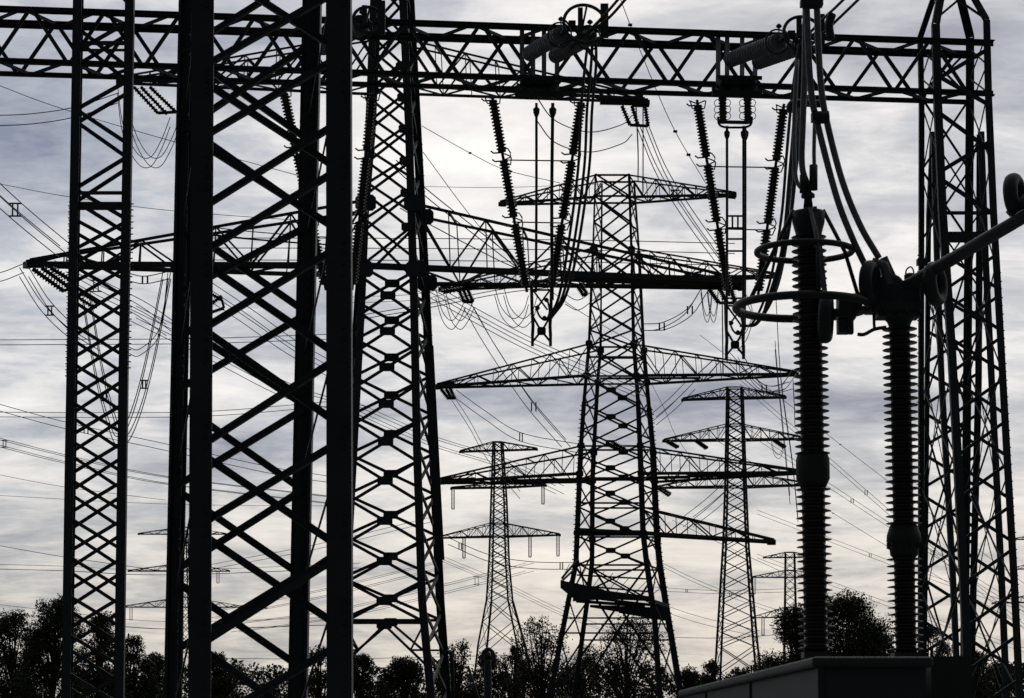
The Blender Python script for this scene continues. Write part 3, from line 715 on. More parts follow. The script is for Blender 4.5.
tension('left fat grey insulator of the pair above the central V', (529, 54), (561, 34), 70, 66.2)
tension('right fat grey insulator of the pair above the central V', (555, 56), (590, 37), 70, 66.2)
tension('left fat grey insulator of the pair beside the upper cable clamps', (730, 60), (779, 41), 71, 66.6)
tension('right fat grey insulator of the pair beside the upper cable clamps', (758, 62), (806, 45), 71, 66.6)
tension('fat insulator mostly hidden behind the right leg of the nearest column', (322, 48), (362, 27), 70, 66.2)
def corona(label, c, d, rpx, tx):
    t = thing('corona_ring', label, 'corona ring', P(*c, d), 'rings on the tension strings'); m = MB(); Rr = rpx*d/F
    ctr = P(*c, d); ax = Vector((tx, -1, .25)); m.torus(ctr, ax, Rr, .048, 48, 8); m.build('ring_tube', STEEL, t)
    m = MB(); dx = Rr
    m.tube([ctr+Vector((-dx*.55, 0, -dx*.1)), ctr+Vector((-dx*.1, 0, -dx*.6))], .06, 6); m.tube([ctr+Vector((-dx*.9, .1, dx*.2)), ctr+Vector((-dx*.2, 0, -dx*.6)), ctr+Vector((dx*.3, 0, -dx*.25)), ctr+Vector((dx*.95, 0, dx*.4))], .035, 6)
    m.tube([ctr+Vector((-dx*.2, 0, -dx*.55)), ctr+Vector((dx*.1, .1, dx*.95))], .03, 6); m.box(ctr+Vector((-dx*.22, -.1, dx*.25)), .14, .12, .55); m.box(ctr+Vector((dx*.9, 0, dx*.15)), .22, .14, .95); m.box(ctr+Vector((-dx*.6, -.05, 0)), .2, .14, .14)
    m.build('ring_bracket', STEEL, t)
    return t
corona('large thin ring round the string end above the central V', (585, 24), 65.8, 22, .15)
corona('large thin ring beside the upper cable clamps of the tall post', (803, 34), 66.2, 20, .15)
corona('thin ring half hidden at the right leg of the nearest column', (368, 20), 65.8, 15, .15)
curved('twin cables leaving the central ring upwards to the right', [[(571, 48, 66), (592, 28, 65.6), (621, -4, 64), (690, -90, 58)], [(560, 45, 66), (600, 25, 65.6), (630, -6, 64), (700, -92, 58)]], .04)
curved('twin cables leaving the ring at the tall post upwards to the right', [[(805, 38, 66), (824, 18, 65), (845, -2, 63), (920, -80, 58)], [(812, 44, 66), (835, 22, 65), (862, -4, 63), (940, -80, 58)]], .04)
m = MB(); m.tube(cat(PX([(831, 40), (829, 25), (832, 14)], 64.5), 4), .12, 8); o = m.build('cable_clamp', STEEL); tag(o, 'stubby clamp on the twin cables right of the tall post', 'clamp')

# =================================================================== TALL POST INSULATORS (foreground right)
IP = 24.0; sc = IP/F
def zpost(px, y): return P(px, y, IP)
ap = thing('surge_arrester', 'left tall ribbed insulator post carrying two wide horizontal rings', 'surge arrester', Vector((P(812, 600, IP).x, IP, 0)), 'tall ribbed posts on the right')
def vaxis(px, py_ref=450): 
    x = P(px, py_ref, IP).x; return lambda y: Vector((x + (y-py_ref)*.00009, IP, P(px, y, IP).z))
ax = vaxis(812.5)
def sheds(ax, y0, y1, pitch, rc_, rs, name, par, n=28, down=True):
    p, q = ax(y0), ax(y1); L = (q-p).length; k = int(round(L/pitch)); pr = [(0, rc_)]; pt = L/k
    for i in range(k):
        t = i*pt; pr += [(t+.24*pt, rc_), (t+.40*pt, rs*.93), (t+.47*pt, rs), (t+.53*pt, rs*.98), (t+.62*pt, rc_*1.04)]
    pr += [(L, rc_)]
    m = MB(); m.lathe(p, q, pr, n); return m.build(name, PORC, par)
m = MB(); p = ax(210.5); m.lathe(p, ax(240), [(0, .11), (.01, .155), (.03, .168), (.12, .165), (.25, .13), (.34, .12)], 24); m.build('cap', STEEL, ap)
sheds(ax, 234, 457, .0715, .115, .178, 'insulator_body', ap)
m = MB(); L = (ax(452)-ax(488)).length; m.lathe(ax(452), ax(488), [(0, .125), (.03, .155), (.08, .17), (.27, .17), (L-.05, .15), (L, .125)], 24); m.build('flange', CABD, ap)
sheds(ax, 486, 652, .0715, .115, .178, 'insulator_body', ap)
for y, rp, nm, lb in ((251.5, 48, 'grading_ring', 'smaller upper ring'), (307, 67, 'grading_ring', 'larger lower ring')):
    m = MB(); c = ax(y) + Vector((-.045 if rp < 60 else -.075, 0, 0)); m.torus(c, (0, .0, 1), rp*sc, .032 if rp < 60 else .042, 64, 12); o = m.build(nm, STEEL, ap); o['label'] = lb
m = MB()
for s in (-1, 1):
    m.tube([ax(210)+Vector((s*.15, 0, 0)), ax(252)+Vector((s*.36, -.02, 0)), ax(303)+Vector((s*.50 if s > 0 else -.62, -.05, 0))], .022, 6)
m.tube([ax(212)+Vector((0, -.16, 0)), ax(252)+Vector((.03, -.48, 0)), ax(303)+Vector((0, -.68, 0))], .022, 6); m.tube([ax(212)+Vector((0, .16, 0)), ax(303)+Vector((0, .66, 0))], .022, 6)
m.build('ring_strut', STEEL, ap)
m = MB(); p = ax(182); L = (ax(182)-ax(208)).length; m.lathe(p, ax(208), [(0, .03), (.03, .055), (.05, .055), (.07, .035), (.10, .035), (.13, .07), (.16, .07), (.17, .04), (L, .05)], 14); m.build('terminal_stud', STEEL, ap)
m = MB(); m.box(ax(230)+Vector((.05, -.135, 0)), .035, .03, .42); m.bar(ax(215)+Vector((.055, -.15, 0)), ax(300)+Vector((.13, -.19, 0)), .05, .03); m.build('name_strap', ALU, ap)
m = MB(); b = ax(652); m.box(b-Vector((0, 0, .03)), .27, .27, .06); m.bar(b-Vector((0, 0, .06)), Vector((b.x, b.y, 0)), .22); m.build('pedestal', STEEL, ap)

pp = thing('post_insulator', 'right tall ribbed insulator post with clamp head holding the slanting pipe', 'post insulator', Vector((P(902, 600, IP).x, IP, 0)), 'tall ribbed posts on the right')
ax2 = vaxis(902)
sheds(ax2, 326, 527, .0695, .102, .177, 'insulator_body', pp)
m = MB(); L = (ax2(523)-ax2(558)).length; m.lathe(ax2(523), ax2(558), [(0, .11), (.03, .14), (.12, .17), (.19, .175), (.20, .15), (L-.03, .14), (L, .11)], 24)
for k in range(10):
    an = k*math.pi/5; m.box(ax2(543)+Vector((.16*math.cos(an), .16*math.sin(an), -.03)), .025, .025, .06)
m.build('flange', CABD, pp)
sheds(ax2, 556, 653, .0695, .102, .177, 'insulator_body', pp)
m = MB(); m.lathe(ax2(316), ax2(330), [(0, .155), (.03, .155), (.06, .125), (.10, .11), (.14, .105)], 24); m.box(ax2(308)+Vector((-.06, 0, .0)), .54, .3, .09); m.box(ax2(315)+Vector((-.02, 0, 0)), .42, .26, .07)
for k in range(5): m.box(ax2(313)+Vector((-.28+k*.11, -.155, 0)), .03, .03, .03)
m.build('head_casting', STEEL, pp)
m = MB(); c = ax2(290)
m.lathe(c+Vector((-.10, .13, .0)), c+Vector((-.10, -.14, .0)), [(0, .05), (.004, .12), (.02, .15), (.24, .15), (.262, .12), (.27, .05)], 28)
m.box(c+Vector((-.10, 0, -.08)), .30, .26, .14); m.box(c+Vector((.11, -.02, -.03)), .18, .18, .22); m.box(c+Vector((.14, -.02, .08)), .10, .14, .07)
m.lathe(c+Vector((.11, -.02, .1)), c+Vector((.11, -.02, .17)), [(0, .06), (.05, .06), (.07, .03)], 10)
ob = m.build('clamp_housing', STEEL, pp); md = ob.modifiers.new('b', 'BEVEL'); md.width = .012; md.segments = 2; md.limit_method = 'ANGLE'
m = MB(); m.tube(cat([ax2(336)+Vector((-.44, -.1, -.0)), ax2(336)+Vector((-.37, -.1, -.0)), ax2(331)+Vector((-.27, -.1, 0)), ax2(329)+Vector((-.15, -.1, 0))], 5), .02, 6); m.tube([ax2(330)+Vector((-.27, -.1, 0)), ax2(315)+Vector((-.27, -.08, 0))], .015, 6); m.build('handle', STEEL, pp)
m = MB(); m.tube(cat([ax2(283)+Vector((.08, 0, 0)), ax2(272)+Vector((.075, 0, 0)), ax2(268)+Vector((.10, 0, 0)), ax2(267)+Vector((.13, 0, 0)), ax2(272)+Vector((.155, 0, 0)), ax2(285)+Vector((.155, 0, 0))], 4), .008, 6); m.build('lifting_eye', STEEL, pp)
m = MB(); b = ax2(653); m.box(b-Vector((0, 0, .03)), .27, .27, .06); m.bar(b-Vector((0, 0, .06)), Vector((b.x, b.y, 0)), .22); m.build('pedestal', STEEL, pp)

# busbar link between the posts with its round corona discs
lk = thing('terminal_link', 'clamped link joining both tall posts, with fat round corona rings', 'busbar link', P(850, 310, IP))
m = MB(); m.tube(PX([(825, 314), (905, 305)], IP), .045, 10); m.build('link_tube', ALU, lk)
m = MB(); m.box(P(846, 309, IP-.05), .17, .22, .22); m.box(P(843, 327, IP-.05), .11, .18, .13); m.box(P(856, 301, IP-.02), .1, .2, .12); m.lathe(P(838, 312, IP), P(860, 309, IP), [(0, .07), (.02, .12), (.07, .12), (.09, .09), (.16, .09), (.18, .07)], 14); m.box(P(850, 325, IP-.1), .06, .1, .18); m.build('clamp_block', STEEL, lk)
for x, y, rx, rz in ((870, 283, 11, 23), (826, 318.5, 8, 25)):
    m = MB(); m.torus(P(x, y, IP-.2), (1, -.45 if x > 850 else -.2, -.05), (rz-5.8)*sc, .058, 40, 14, 1.15); m.build('corona_disc', STEEL, lk)
m = MB(); m.tube(PX([(872, 262), (884, 265), (890, 285)], IP-.12), .05, 8); m.bar(P(881, 259, IP-.05), P(890, 279, IP-.05), .10, .12); m.build('cable_lug', ALU, lk)

pb = thing('tubular_busbar', 'thick slanting pipe rising from the right post head to the right edge', 'busbar', P(905, 292, IP))
m = MB(); m.tube([P(898, 291, IP-.02), P(1120, 160, IP-1.2)], .066, 18); m.build('pipe', PIPE, pb)
for x, y, rz, d in ((935, 284, 23, 23.9), (1015, 195, 22.5, 23.4)):
    m = MB(); m.torus(P(x, y, d), (1, -.55, .05), (rz-6.3)*d/F, .063, 40, 14, 1.15); m.build('corona_disc', STEEL, pb)
m = MB(); m.tube([P(1012, 218, 23.4), P(1030, 200, 23.35)], .09, 12); m.box(P(922, 262, 23.7), .10, .1, .06); m.build('pipe_clamp', STEEL, pb)
# an off-frame post that carries the far end of the pipe
p = P(1120, 160, IP-1.2); p3 = thing('post_insulator', 'post insulator beyond the right edge carrying the far pipe end', 'post insulator', Vector((p.x, p.y, 0)), 'tall ribbed posts on the right')
m = MB(); L = p.z-2.6; m.lathe(Vector((p.x, p.y, p.z-.05)), Vector((p.x, p.y, 2.55)), shed_prof(L, int(L/.07), .105, .172), 20); m.build('insulator_body', PORC, p3)
m = MB(); m.bar(Vector((p.x, p.y, 2.55)), Vector((p.x, p.y, 0)), .3); m.build('pedestal', STEEL, p3)

# thick flexible cables
fc = thing('flexible_cable', 'pair of thick flexible cables curving down from the top to the link ring', 'cable', P(815, 0, 23.6))
for pts in ([(806, -60, 23.2), (807, 20, 23.4), (811, 90, 23.5), (818, 126, 23.6), (836, 195, 23.7), (851, 235, 23.8), (865, 265, 23.9)],
            [(816, -60, 23.2), (817, 10, 23.4), (820.5, 80, 23.5), (826.5, 120, 23.6), (842, 180, 23.7), (860, 225, 23.8), (879, 258, 23.9)]):
    m = MB(); m.tube(cat(PX(pts), 8), .033, 12); m.build('cable_strand', ALU, fc)
m = MB(); m.box(P(811.5, 3, 23.35), .22, .12, .07); m.box(P(811.5, -4, 23.4), .18, .14, .08); m.lathe(P(802, 4, 23.36), P(821, 4, 23.36), [(0, .03), (.01, .05), (.17, .05), (.18, .03)], 10); m.build('cable_clamp', STEEL, fc)
m = MB(); m.box(P(820, 117, 23.52), .17, .12, .09); m.lathe(P(813, 118, 23.5), P(829, 117, 23.5), [(0, .05), (.02, .065), (.14, .065), (.16, .05)], 12); m.build('cable_clamp', STEEL, fc)
vc = thing('flexible_cable', 'thick cable dropping straight to the terminal stud of the left post', 'cable', P(806, 0, 23.8))
for pts, r in (([(806, -60, 23.9), (805, 60, 23.9), (803, 120, 23.95), (802, 165, 23.98), (808, 186, 24)], .032), ([(815, 110, 23.95), (814, 150, 24), (814, 170, 24), (810, 188, 24)], .02), ([(797, 60, 24.3), (794, 130, 24.2), (796, 178, 24.1), (806, 192, 24)], .022)):
    m = MB(); m.tube(cat(PX(pts), 6), r, 10); m.build('cable_strand', ALU, vc)
m = MB(); m.tube(PX([(813.5, 165), (813.5, 190)], 23.95), .042, 10); m.tube(PX([(803, 175), (803, 193)], 23.95), .035, 10); m.build('cable_socket', STEEL, vc)
el = MB(); el.tube(cat(PX([(790, 112), (791, 105), (798, 103), (822, 104)], 24.5), 5), .04, 10); o = el.build('pipe_elbow', STEEL); tag(o, 'bent tube end crossing behind the thick cables', 'pipe')
curved('slim wires running from the beam beside the left post down behind its rings',
       [[(803, 90, 40), (797, 160, 40), (788, 235, 40), (772, 300, 40)], [(795, 110, 40), (790, 170, 40), (782, 250, 40), (765, 310, 40)]], .03)

# =================================================================== CABINET
cb = thing('equipment_cabinet', 'blurred grey metal cabinet with overhanging lid at the bottom right', 'cabinet', (0, 0, 0))
zt_ = P(812, 668, 12).z
cx0, cx1 = P(818, 668, 12).x, P(926, 668, 12).x; cy0, cy1 = 12.0, 19.3
cxl = P(676, 690, 19.3).x
def quadbox(mb, xa, xb, xc, xd, y0, y1, z0, z1):   # front xa..xb, back xc..xd
    i0 = len(mb.v)
    for z in (z0, z1):
        for x, y in ((xa, y0), (xb, y0), (xd, y1), (xc, y1)): mb.v.append(Vector((x, y, z)))
    for f in ((3, 2, 1, 0), (4, 5, 6, 7), (0, 1, 5, 4), (1, 2, 6, 5), (2, 3, 7, 6), (3, 0, 4, 7)):
        mb.f.append(tuple(i0+k for k in f)); mb.sm.append(False)
m = MB(); quadbox(m, cx0, cx1, cxl+.06, cxl+.7, cy0, cy1, .1, zt_); m.build('housing', CAB, cb)
m = MB(); quadbox(m, cx0-.035, cx1+.03, cxl+.02, cxl+.74, cy0-.05, cy1+.05, zt_+.002, zt_+.055)
ob = m.build('lid', CAB, cb); md = ob.modifiers.new('b', 'BEVEL'); md.width = .018; md.segments = 3
m = MB(); m.box((cx0+.012, cy0-.006, 1.2), .03, .02, 1.6); m.build('corner_strip', CABD, cb)
m = MB()
for k in (.38, .75):
    y = cy0+(cy1-cy0)*k; x = cx0+(cxl+.06-cx0)*k; m.box((x-.004, y, 1.15), .02, .03, 1.7)
m.build('panel_joint', CABD, cb)
cn = MB(); xa, xb = P(931, 660, 12.6).x, P(972, 660, 12.6).x
quadbox(cn, xa, xb, xa, xb+.1, 12.6, 14.5, 0, P(950, 656, 12.6).z); o = cn.build('dark_housing', CABD); tag(o, 'nearly black low housing right beside the grey cabinet', 'equipment box')

# =================================================================== CONDUCTORS
def bundle(label, pts, n=2, s=.40, r=.02, spac=(), group='overhead conductors', nseg=10, name='conductor_bundle', m_=None):
    pts = [P(*p) for p in pts]
    t = thing(name if n > 1 else 'overhead_wire', label, 'conductor', pts[0], group)
    offs = {1: [(0, 0)], 2: [(0, -s/2), (0, s/2)], 3: [(-s/2, -s/3), (s/2, -s/3), (0, s/2)], 4: [(-s/2, -s/2), (s/2, -s/2), (s/2, s/2), (-s/2, s/2)]}[n]
    curve = cat(pts, nseg)
    for ox, oz in offs:
        m = MB(); m.tube([p+Vector((ox, 0, oz)) for p in curve], r, 5); m.build('conductor', m_ or CABLE, t)
    for f in spac:
        c = curve[int(f*(len(curve)-1))]; m = MB()
        if n == 4:
            for k in (-1, 1): m.bar(c+Vector((-s/2, 0, k*s/2)), c+Vector((s/2, 0, k*s/2)), .05*r/.02); m.bar(c+Vector((k*s*.2, 0, -s/2)), c+Vector((k*s*.2, 0, s/2)), .05*r/.02)
        elif n > 1: m.bar(c+Vector((-.12, 0, -s/2)), c+Vector((-.12, 0, s/2)), .06*r/.02); m.bar(c+Vector((.12, 0, -s/2)), c+Vector((.12, 0, s/2)), .06*r/.02)
        else: m.box(c, .18, .1, .1)
        m.build('spacer', STEEL, t)
    return t
bundle('sagging wire pair entering at the upper left edge under the beam', [(-20, 121, 104), (30, 119, 105), (75, 112, 107), (118, 98, 109)], 2, .46, .022)
bundle('single thin wire falling from the upper left edge behind the left gantry column', [(-10, 82, 130), (60, 108, 130), (175, 142, 130), (300, 176, 130)], 1, r=.02)
bundle('faint wire from the left edge passing above the long arm', [(-10, 182, 150), (70, 197, 150), (175, 211, 150), (350, 224, 150)], 1, r=.02)
bundle('four-wire bundle slanting down from left edge to the long arm tip', [(-30, 168, 100), (20, 214, 104), (66, 252, 109)], 4, .56, .024, (.45,))
bundle('short wire pair leaving the long arm tip towards the left edge', [(-20, 277, 112), (0, 277, 111), (24, 268, 110)], 2, .42, .022)
bundle('four-wire jumper drooping below the left tip of the long arm', [(24, 272, 109), (45, 305, 109), (70, 330, 109), (95, 346, 109)], 4, .42, .022, (.4,))
bundle('deep four-wire loop hanging beside the left gantry column', [(86, 295, 110), (99, 372, 110), (113, 425, 110), (122, 440, 110), (136, 412, 110), (150, 360, 110), (167, 275, 110)], 4, .36, .024, (.24, .78))
bundle('nearly level wire pair at mid height from the left edge', [(-10, 342.5, 170), (70, 342, 170), (200, 341, 170), (350, 336, 170)], 2, .36, .028)
bundle('nearly level wire pair below the deep loop, rising behind the nearest column', [(-10, 414.5, 200), (100, 415, 200), (212, 413.5, 200), (340, 403, 200)], 2, .4, .028)
bundle('wire pair slanting down from left edge, uppermost of the slanting ones', [(-10, 405, 150), (68, 426, 150), (165, 447, 152), (275, 471, 155), (350, 482, 158)], 2, .42, .022, (.3, .76))
bundle('four-wire bundle slanting down from left edge, below the slanting pair', [(-10, 440, 170), (65, 459, 170), (165, 480, 172), (330, 500, 175)], 4, .5, .022, (.07,))
bundle('faint wire low on the left, falling gently behind the gantry column', [(-10, 473, 200), (65, 487, 200), (165, 500, 200)], 1, r=.02)
bundle('faint nearly level wire low on the left under the falling one', [(-10, 495, 220), (165, 504, 220), (330, 506, 220)], 1, r=.02)
bundle('wire crossing the lower left sky above the trees', [(-10, 544, 240), (65, 557, 240), (170, 572, 240)], 1, r=.03)
bundle('wire trio running level just above the left trees', [(-10, 567, 300), (65, 569, 300), (170, 573, 300), (360, 566, 300)], 3, .7, .03)
bundle('faint wires dipping towards the left tree tops', [(-10, 608, 320), (60, 616, 320), (165, 626, 320), (330, 622, 320)], 3, 1.2, .03)
bundle('four-wire bundle slanting down inside the nearest column', [(205, 288, 120), (250, 318, 122), (293, 348, 125), (350, 380, 130)], 4, .6, .022)
bundle('second four-wire bundle slanting down inside the nearest column, lower', [(130, 312, 120), (212, 352, 122), (293, 393, 125), (360, 412, 130)], 4, .6, .02)
bundle('four-wire bundle slanting down right below the long arm', [(423, 286, 130), (480, 318, 135), (540, 349, 140), (640, 392, 150)], 4, .55, .024)
bundle('three-wire bundle falling steeply from the hooks under the long arm', [(469, 305, 115), (492, 345, 120), (530, 402, 128), (566, 444, 135)], 3, .5, .022, (.7,))
bundle('wire pair drooping from the left tip of the third arm', [(456, 394, 225), (485, 415, 222), (521, 437, 220), (582, 449, 218)], 2, .8, .035, (.67,))
bundle('wire pair falling steeply from the left tip of the third arm', [(452, 397, 226), (470, 425, 224), (487, 455, 222), (520, 495, 220)], 2, .7, .03)
bundle('four-wire loop hanging under the long arm right of the close pylon', [(440, 293, 112), (447, 316, 112), (456, 325, 112), (464, 316, 112), (470, 303, 112)], 4, .42, .02)
bundle('four-wire loop hanging just left of the central yoke frame', [(499, 291, 112), (506, 312, 112), (518, 323, 112), (528, 315, 112), (533, 300, 112)], 4, .42, .02)
bundle('four-wire bundle falling from the upper arm end past the middle pylon', [(641, 122, 112), (662, 172, 114), (690, 217, 117), (724, 264, 122)], 4, .42, .024, (.5,))
bundle('three-wire curve hanging between middle pylon and the right V', [(704, 288, 120), (688, 312, 119), (664, 326, 118), (644, 328, 118)], 3, .4, .024, (.3, .7))
bundle('narrow four-wire loop hanging from the long arm right end', [(704, 289, 112), (707, 312, 112), (711, 319, 112), (714, 306, 112), (715, 289, 112)], 4, .3, .018)
bundle('four-wire bundle climbing from middle pylon to its right arm', [(652, 421, 232), (672, 404, 230), (691, 385, 229)], 4, .8, .035)
bundle('wire bundle sloping up under the fourth right arm', [(688, 522, 240), (710, 505, 236), (730, 487, 232)], 4, 1.0, .035)
bundle('thin single wire falling from the close pylon across the central V', [(422, 126, 140), (470, 153, 142), (506, 170, 144), (560, 183, 148)], 1, r=.022, spac=(.35, .7))
bundle('thin single wire with small markers falling from the top past the beam', [(617, -10, 100), (640, 50, 102), (672, 125, 105), (705, 182, 108)], 1, r=.018, spac=(.22, .7, .85))
bundle('thin single wire falling steeply right of the close pylon', [(423, 152, 130), (470, 215, 134), (503, 250, 138), (570, 305, 145), (650, 352, 150)], 1, r=.022)
bundle('fine level wire behind the central V near its top', [(424, 186.5, 200), (500, 187.5, 200), (600, 184, 200)], 1, r=.022)
for y, wd in ((238.5, 'highest'), (248.5, 'middle'), (260.5, 'lowest')):
    bundle('thin level wire behind the long arm, %s of three' % wd, [(205, y-.5, 160), (423, y, 160), (600, y+2, 160), (735, y+5, 160)], 1, r=.03)
for x0, y0, x1, y1, n, d, lb in ((700, 335, 1100, 640, 1, 240, 'uppermost faint wire falling to the right between the tall posts'), (740, 382, 1100, 690, 2, 240, 'second falling wire pair between the tall posts'),
                         (740, 426, 1060, 632, 2, 250, 'third falling wire pair between the tall posts'), (700, 430, 1080, 660, 1, 260, 'fourth falling wire between the tall posts, single'),
                         (757, 512, 1080, 628, 2, 300, 'gently falling wire pair low between the tall posts'), (757, 556, 1080, 668, 2, 300, 'lowest gently falling wire pair between the tall posts')):
    bundle(lb, [(x0, y0, d), ((x0+x1)/2, (y0+y1)/2+3, d+5), (x1, y1, d+10)], n, .5, .026, (.35, .62))
bundle('wire pair rising right through the lower left braces, uppermost', [(210, 567, 280), (320, 546, 280), (417, 523, 280), (440, 518, 280)], 2, .55, .03, (.1,))
bundle('wire bundle rising right through the lower left braces, second', [(212, 615, 280), (320, 594, 280), (440, 565, 280)], 4, .8, .026, (.25,))
bundle('wire bundle rising right towards the small pylon', [(235, 628, 300), (340, 613, 300), (440, 590, 300), (530, 567, 300)], 4, 1.0, .028, (.8,))
bundle('wire pair sagging from lower right of the close pylon to the middle pylon', [(448, 541, 228), (489, 558, 227), (530, 565, 226), (575, 566, 226)], 2, .65, .035, (.1, .9))
bundle('thin wires falling right behind the small pylon', [(436, 556, 320), (500, 583, 320), (570, 616, 320), (640, 640, 320)], 3, .7, .026)
bundle('level wire just over the tree tops at lower centre', [(200, 658, 360), (330, 659, 360), (480, 656, 360), (560, 655, 360)], 1, r=.045)
bundle('lower level wire grazing the tree tops at lower centre', [(200, 668, 360), (330, 669, 360), (480, 664, 360), (560, 662, 360)], 1, r=.04)
bundle('wire pair falling right behind the middle pylon legs', [(655, 561, 330), (700, 583, 330), (760, 606, 330), (800, 618, 330)], 2, .5, .03, (.5,))
bundle('second wire pair falling right behind the slim pylon', [(655, 605, 330), (700, 620, 330), (760, 634, 330)], 2, .9, .03)
bundle('level wire pair low behind the slim pylon foot', [(655, 589, 380), (720, 592, 380), (800, 590, 380)], 2, .5, .035, (.25,))
bundle('level wire low behind the slim pylon, nearly touching the trees', [(640, 636, 380), (720, 638, 380), (800, 633, 380)], 1, r=.045, spac=(.3,))
bundle('faint wire falling between the middle and slim pylons', [(652, 385, 260), (665, 410, 260), (676, 436, 260), (700, 470, 260)], 1, r=.025)
bundle('faint wire fan right of the middle pylon, between its third and fourth arms', [(672, 520, 300), (730, 548, 300), (800, 580, 300)], 1, r=.03)
bundle('twin wires dropping past the left side of the left tall post', [(776, 300, 160), (781, 380, 160), (792, 460, 160), (798, 520, 160)], 2, .3, .022)
bundle('steep wire bundle falling below the right yoke frame', [(741, 355, 130), (760, 385, 132), (780, 388, 134), (793, 372, 136)], 3, .35, .02)
bundle('thin wires from mid left falling steeply by the near column', [(168, 275, 110), (160, 330, 110), (140, 352, 110), (128, 350, 110)], 2, .3, .02)
# loops near upper left hanging insulators
bundle('deep four-wire loop under the beam between the left columns', [(122, 88, 110), (128, 130, 110), (142, 158, 110), (155, 162, 110), (166, 145, 110), (175, 122, 110)], 4, .45, .02)
bundle('three thin wires bowing inside the central V to the upper arm', [(536, 108, 90), (556, 132, 95), (590, 142, 105), (622, 134, 110), (632, 125, 111)], 2, .9, .025)
bundle('steep wires below the upper arm end, dropping over the middle pylon', [(636, 106, 110.6), (638, 150, 111), (638, 180, 112)], 2, .2, .03)
bundle('steep wires below the upper arm end, right of the first', [(643, 106, 110.6), (643, 150, 111), (643, 190, 112)], 2, .2, .03)

bundle('two straight wires dropping close left of the right yoke frame', [(722, 290, 110), (722.5, 330, 110), (723, 372, 110)], 2, .22, .03)
bundle('thin jumper wires swinging from the long arm end to the right yoke', [(742, 290, 110), (752, 312, 100), (748, 332, 90), (738, 346, 76)], 2, .3, .022)
bundle('steep wire pair falling behind the left tall post rings', [(775, 345, 150), (778, 380, 150), (783, 430, 150), (790, 500, 150)], 2, .55, .022)
bundle('faint wire pair rising right between the legs of the close pylon', [(352, 300, 200), (423, 296, 200), (480, 280, 200), (500, 276, 200)], 2, .5, .024)
bundle('four-wire bundle slanting low behind the close pylon', [(350, 405, 180), (430, 440, 180), (500, 462, 180), (560, 490, 180)], 4, .6, .022)
bundle('thin wire falling from the close pylon through the long arm, upper', [(396, 160, 118), (430, 192, 118), (503, 250, 120), (529, 273, 121)], 1, r=.028)
bundle('thin wire falling from the close pylon through the long arm, middle', [(392, 166, 118), (430, 200, 118), (467, 229, 119), (524, 273, 121)], 1, r=.028)
bundle('thin wire falling from the close pylon through the long arm, lower', [(400, 208, 118), (423, 221, 118), (498, 260, 120), (535, 275, 121)], 1, r=.028)
bundle('wire pair rising gently to the right just under the long arm', [(356, 318, 125), (427, 306, 125), (498, 292, 125), (560, 284, 125)], 2, .22, .024)
bundle('slack wire pair joining long arm and middle pylon', [(565, 299, 118), (578, 305, 118), (592, 296, 119), (600, 288, 120)], 2, .5, .024)
bundle('thin wire fan inside the left half of the long arm', [(213, 232, 130), (250, 236, 130), (300, 240, 130), (352, 243, 130)], 3, .5, .03)
bundle('four wires crossing behind the left gantry column under the long arm', [(60, 266, 125), (100, 288, 125), (140, 308, 125), (172, 330, 125)], 4, .6, .022, (.3,))
bundle('wire pair with spacer close under the long arm beside the left column', [(128, 277, 112), (145, 280, 112), (170, 275, 112)], 2, .36, .024, (.5,))
bundle('wire bundle dropping from the right end of the third arm', [(793, 382, 229), (794, 400, 229), (795, 425, 229)], 2, .4, .035)
bundle('small wire loops under the slim pylon middle arm', [(771, 442, 300), (775, 454, 300), (780, 456, 300), (784, 447, 300)], 2, .5, .035)
bundle('small hanging loop near the tall post at the third arm tip', [(730, 357, 131), (750, 378, 131), (768, 390, 131), (790, 386, 131)], 3, .45, .022, (.6,))
# small insulator sets on pylon arm ends
def small_set(label, pairs, d, r=.11, cat_='insulator string', n=None):
    t = thing('insulator_set', label, cat_, P(*pairs[0][0], d), 'small insulator sets on the arms')
    for a, b in pairs:
        A, B = P(*a, d), P(*b, d); L = (B-A).length; m = MB(); m.lathe(A, B, shed_prof(L, max(6, int(L/.17)), r*.55, r, .1), 8); m.build('insulator_body', PORC, t)
    m = MB(); m.bar(P(*pairs[0][1], d), P(*pairs[-1][1], d), .12); m.build('yoke_plate', STEEL, t)
small_set('three slanting insulators below the beam beside the left column', [((134, 87), (158, 113)), ((141, 87), (167, 114)), ((150, 87), (176, 112))], 110, .12)
small_set('three slanting insulators under the left tip of the long arm', [((33, 269), (64, 291)), ((42, 268), (69, 287)), ((51, 268), (77, 284))], 110, .16)
small_set('slanting insulators seen behind the left column below the long arm', [((76, 296), (95, 308)), ((80, 292), (98, 303))], 111, .13)
small_set('three short insulators hooked under the long arm near the close pylon', [((459, 290), (464, 302)), ((463.5, 290), (468.5, 302)), ((468, 290), (473, 302))], 112, .12)
small_set('three short insulators under the left tip of the third arm', [((441, 389), (449, 399)), ((446, 389), (452, 399)), ((450, 388), (455, 399))], 229, .25)
small_set('paired short insulators under the upper arm end above the middle pylon', [((622, 106), (630, 125)), ((632, 106), (638, 126)), ((645, 106), (648, 126))], 110.8, .13)
small_set('short slanting insulators under the long arm at the middle pylon', [((576, 284), (584, 296)), ((580, 283), (587, 294))], 111, .13)
small_set('short slanting insulators under the long arm right end', [((709, 289), (719, 303)), ((720, 289), (727, 303)), ((731, 289), (735, 303))], 111, .16)
small_set('long nearly level insulator under the long arm left part', [((441, 291.5), (477, 286)), ((443, 292.5), (478, 287.5))], 112, .10)
small_set('nearly level insulator under the long arm before the central yoke', [((484, 286), (519, 283.5)), ((485, 287.5), (520, 285))], 112, .09)
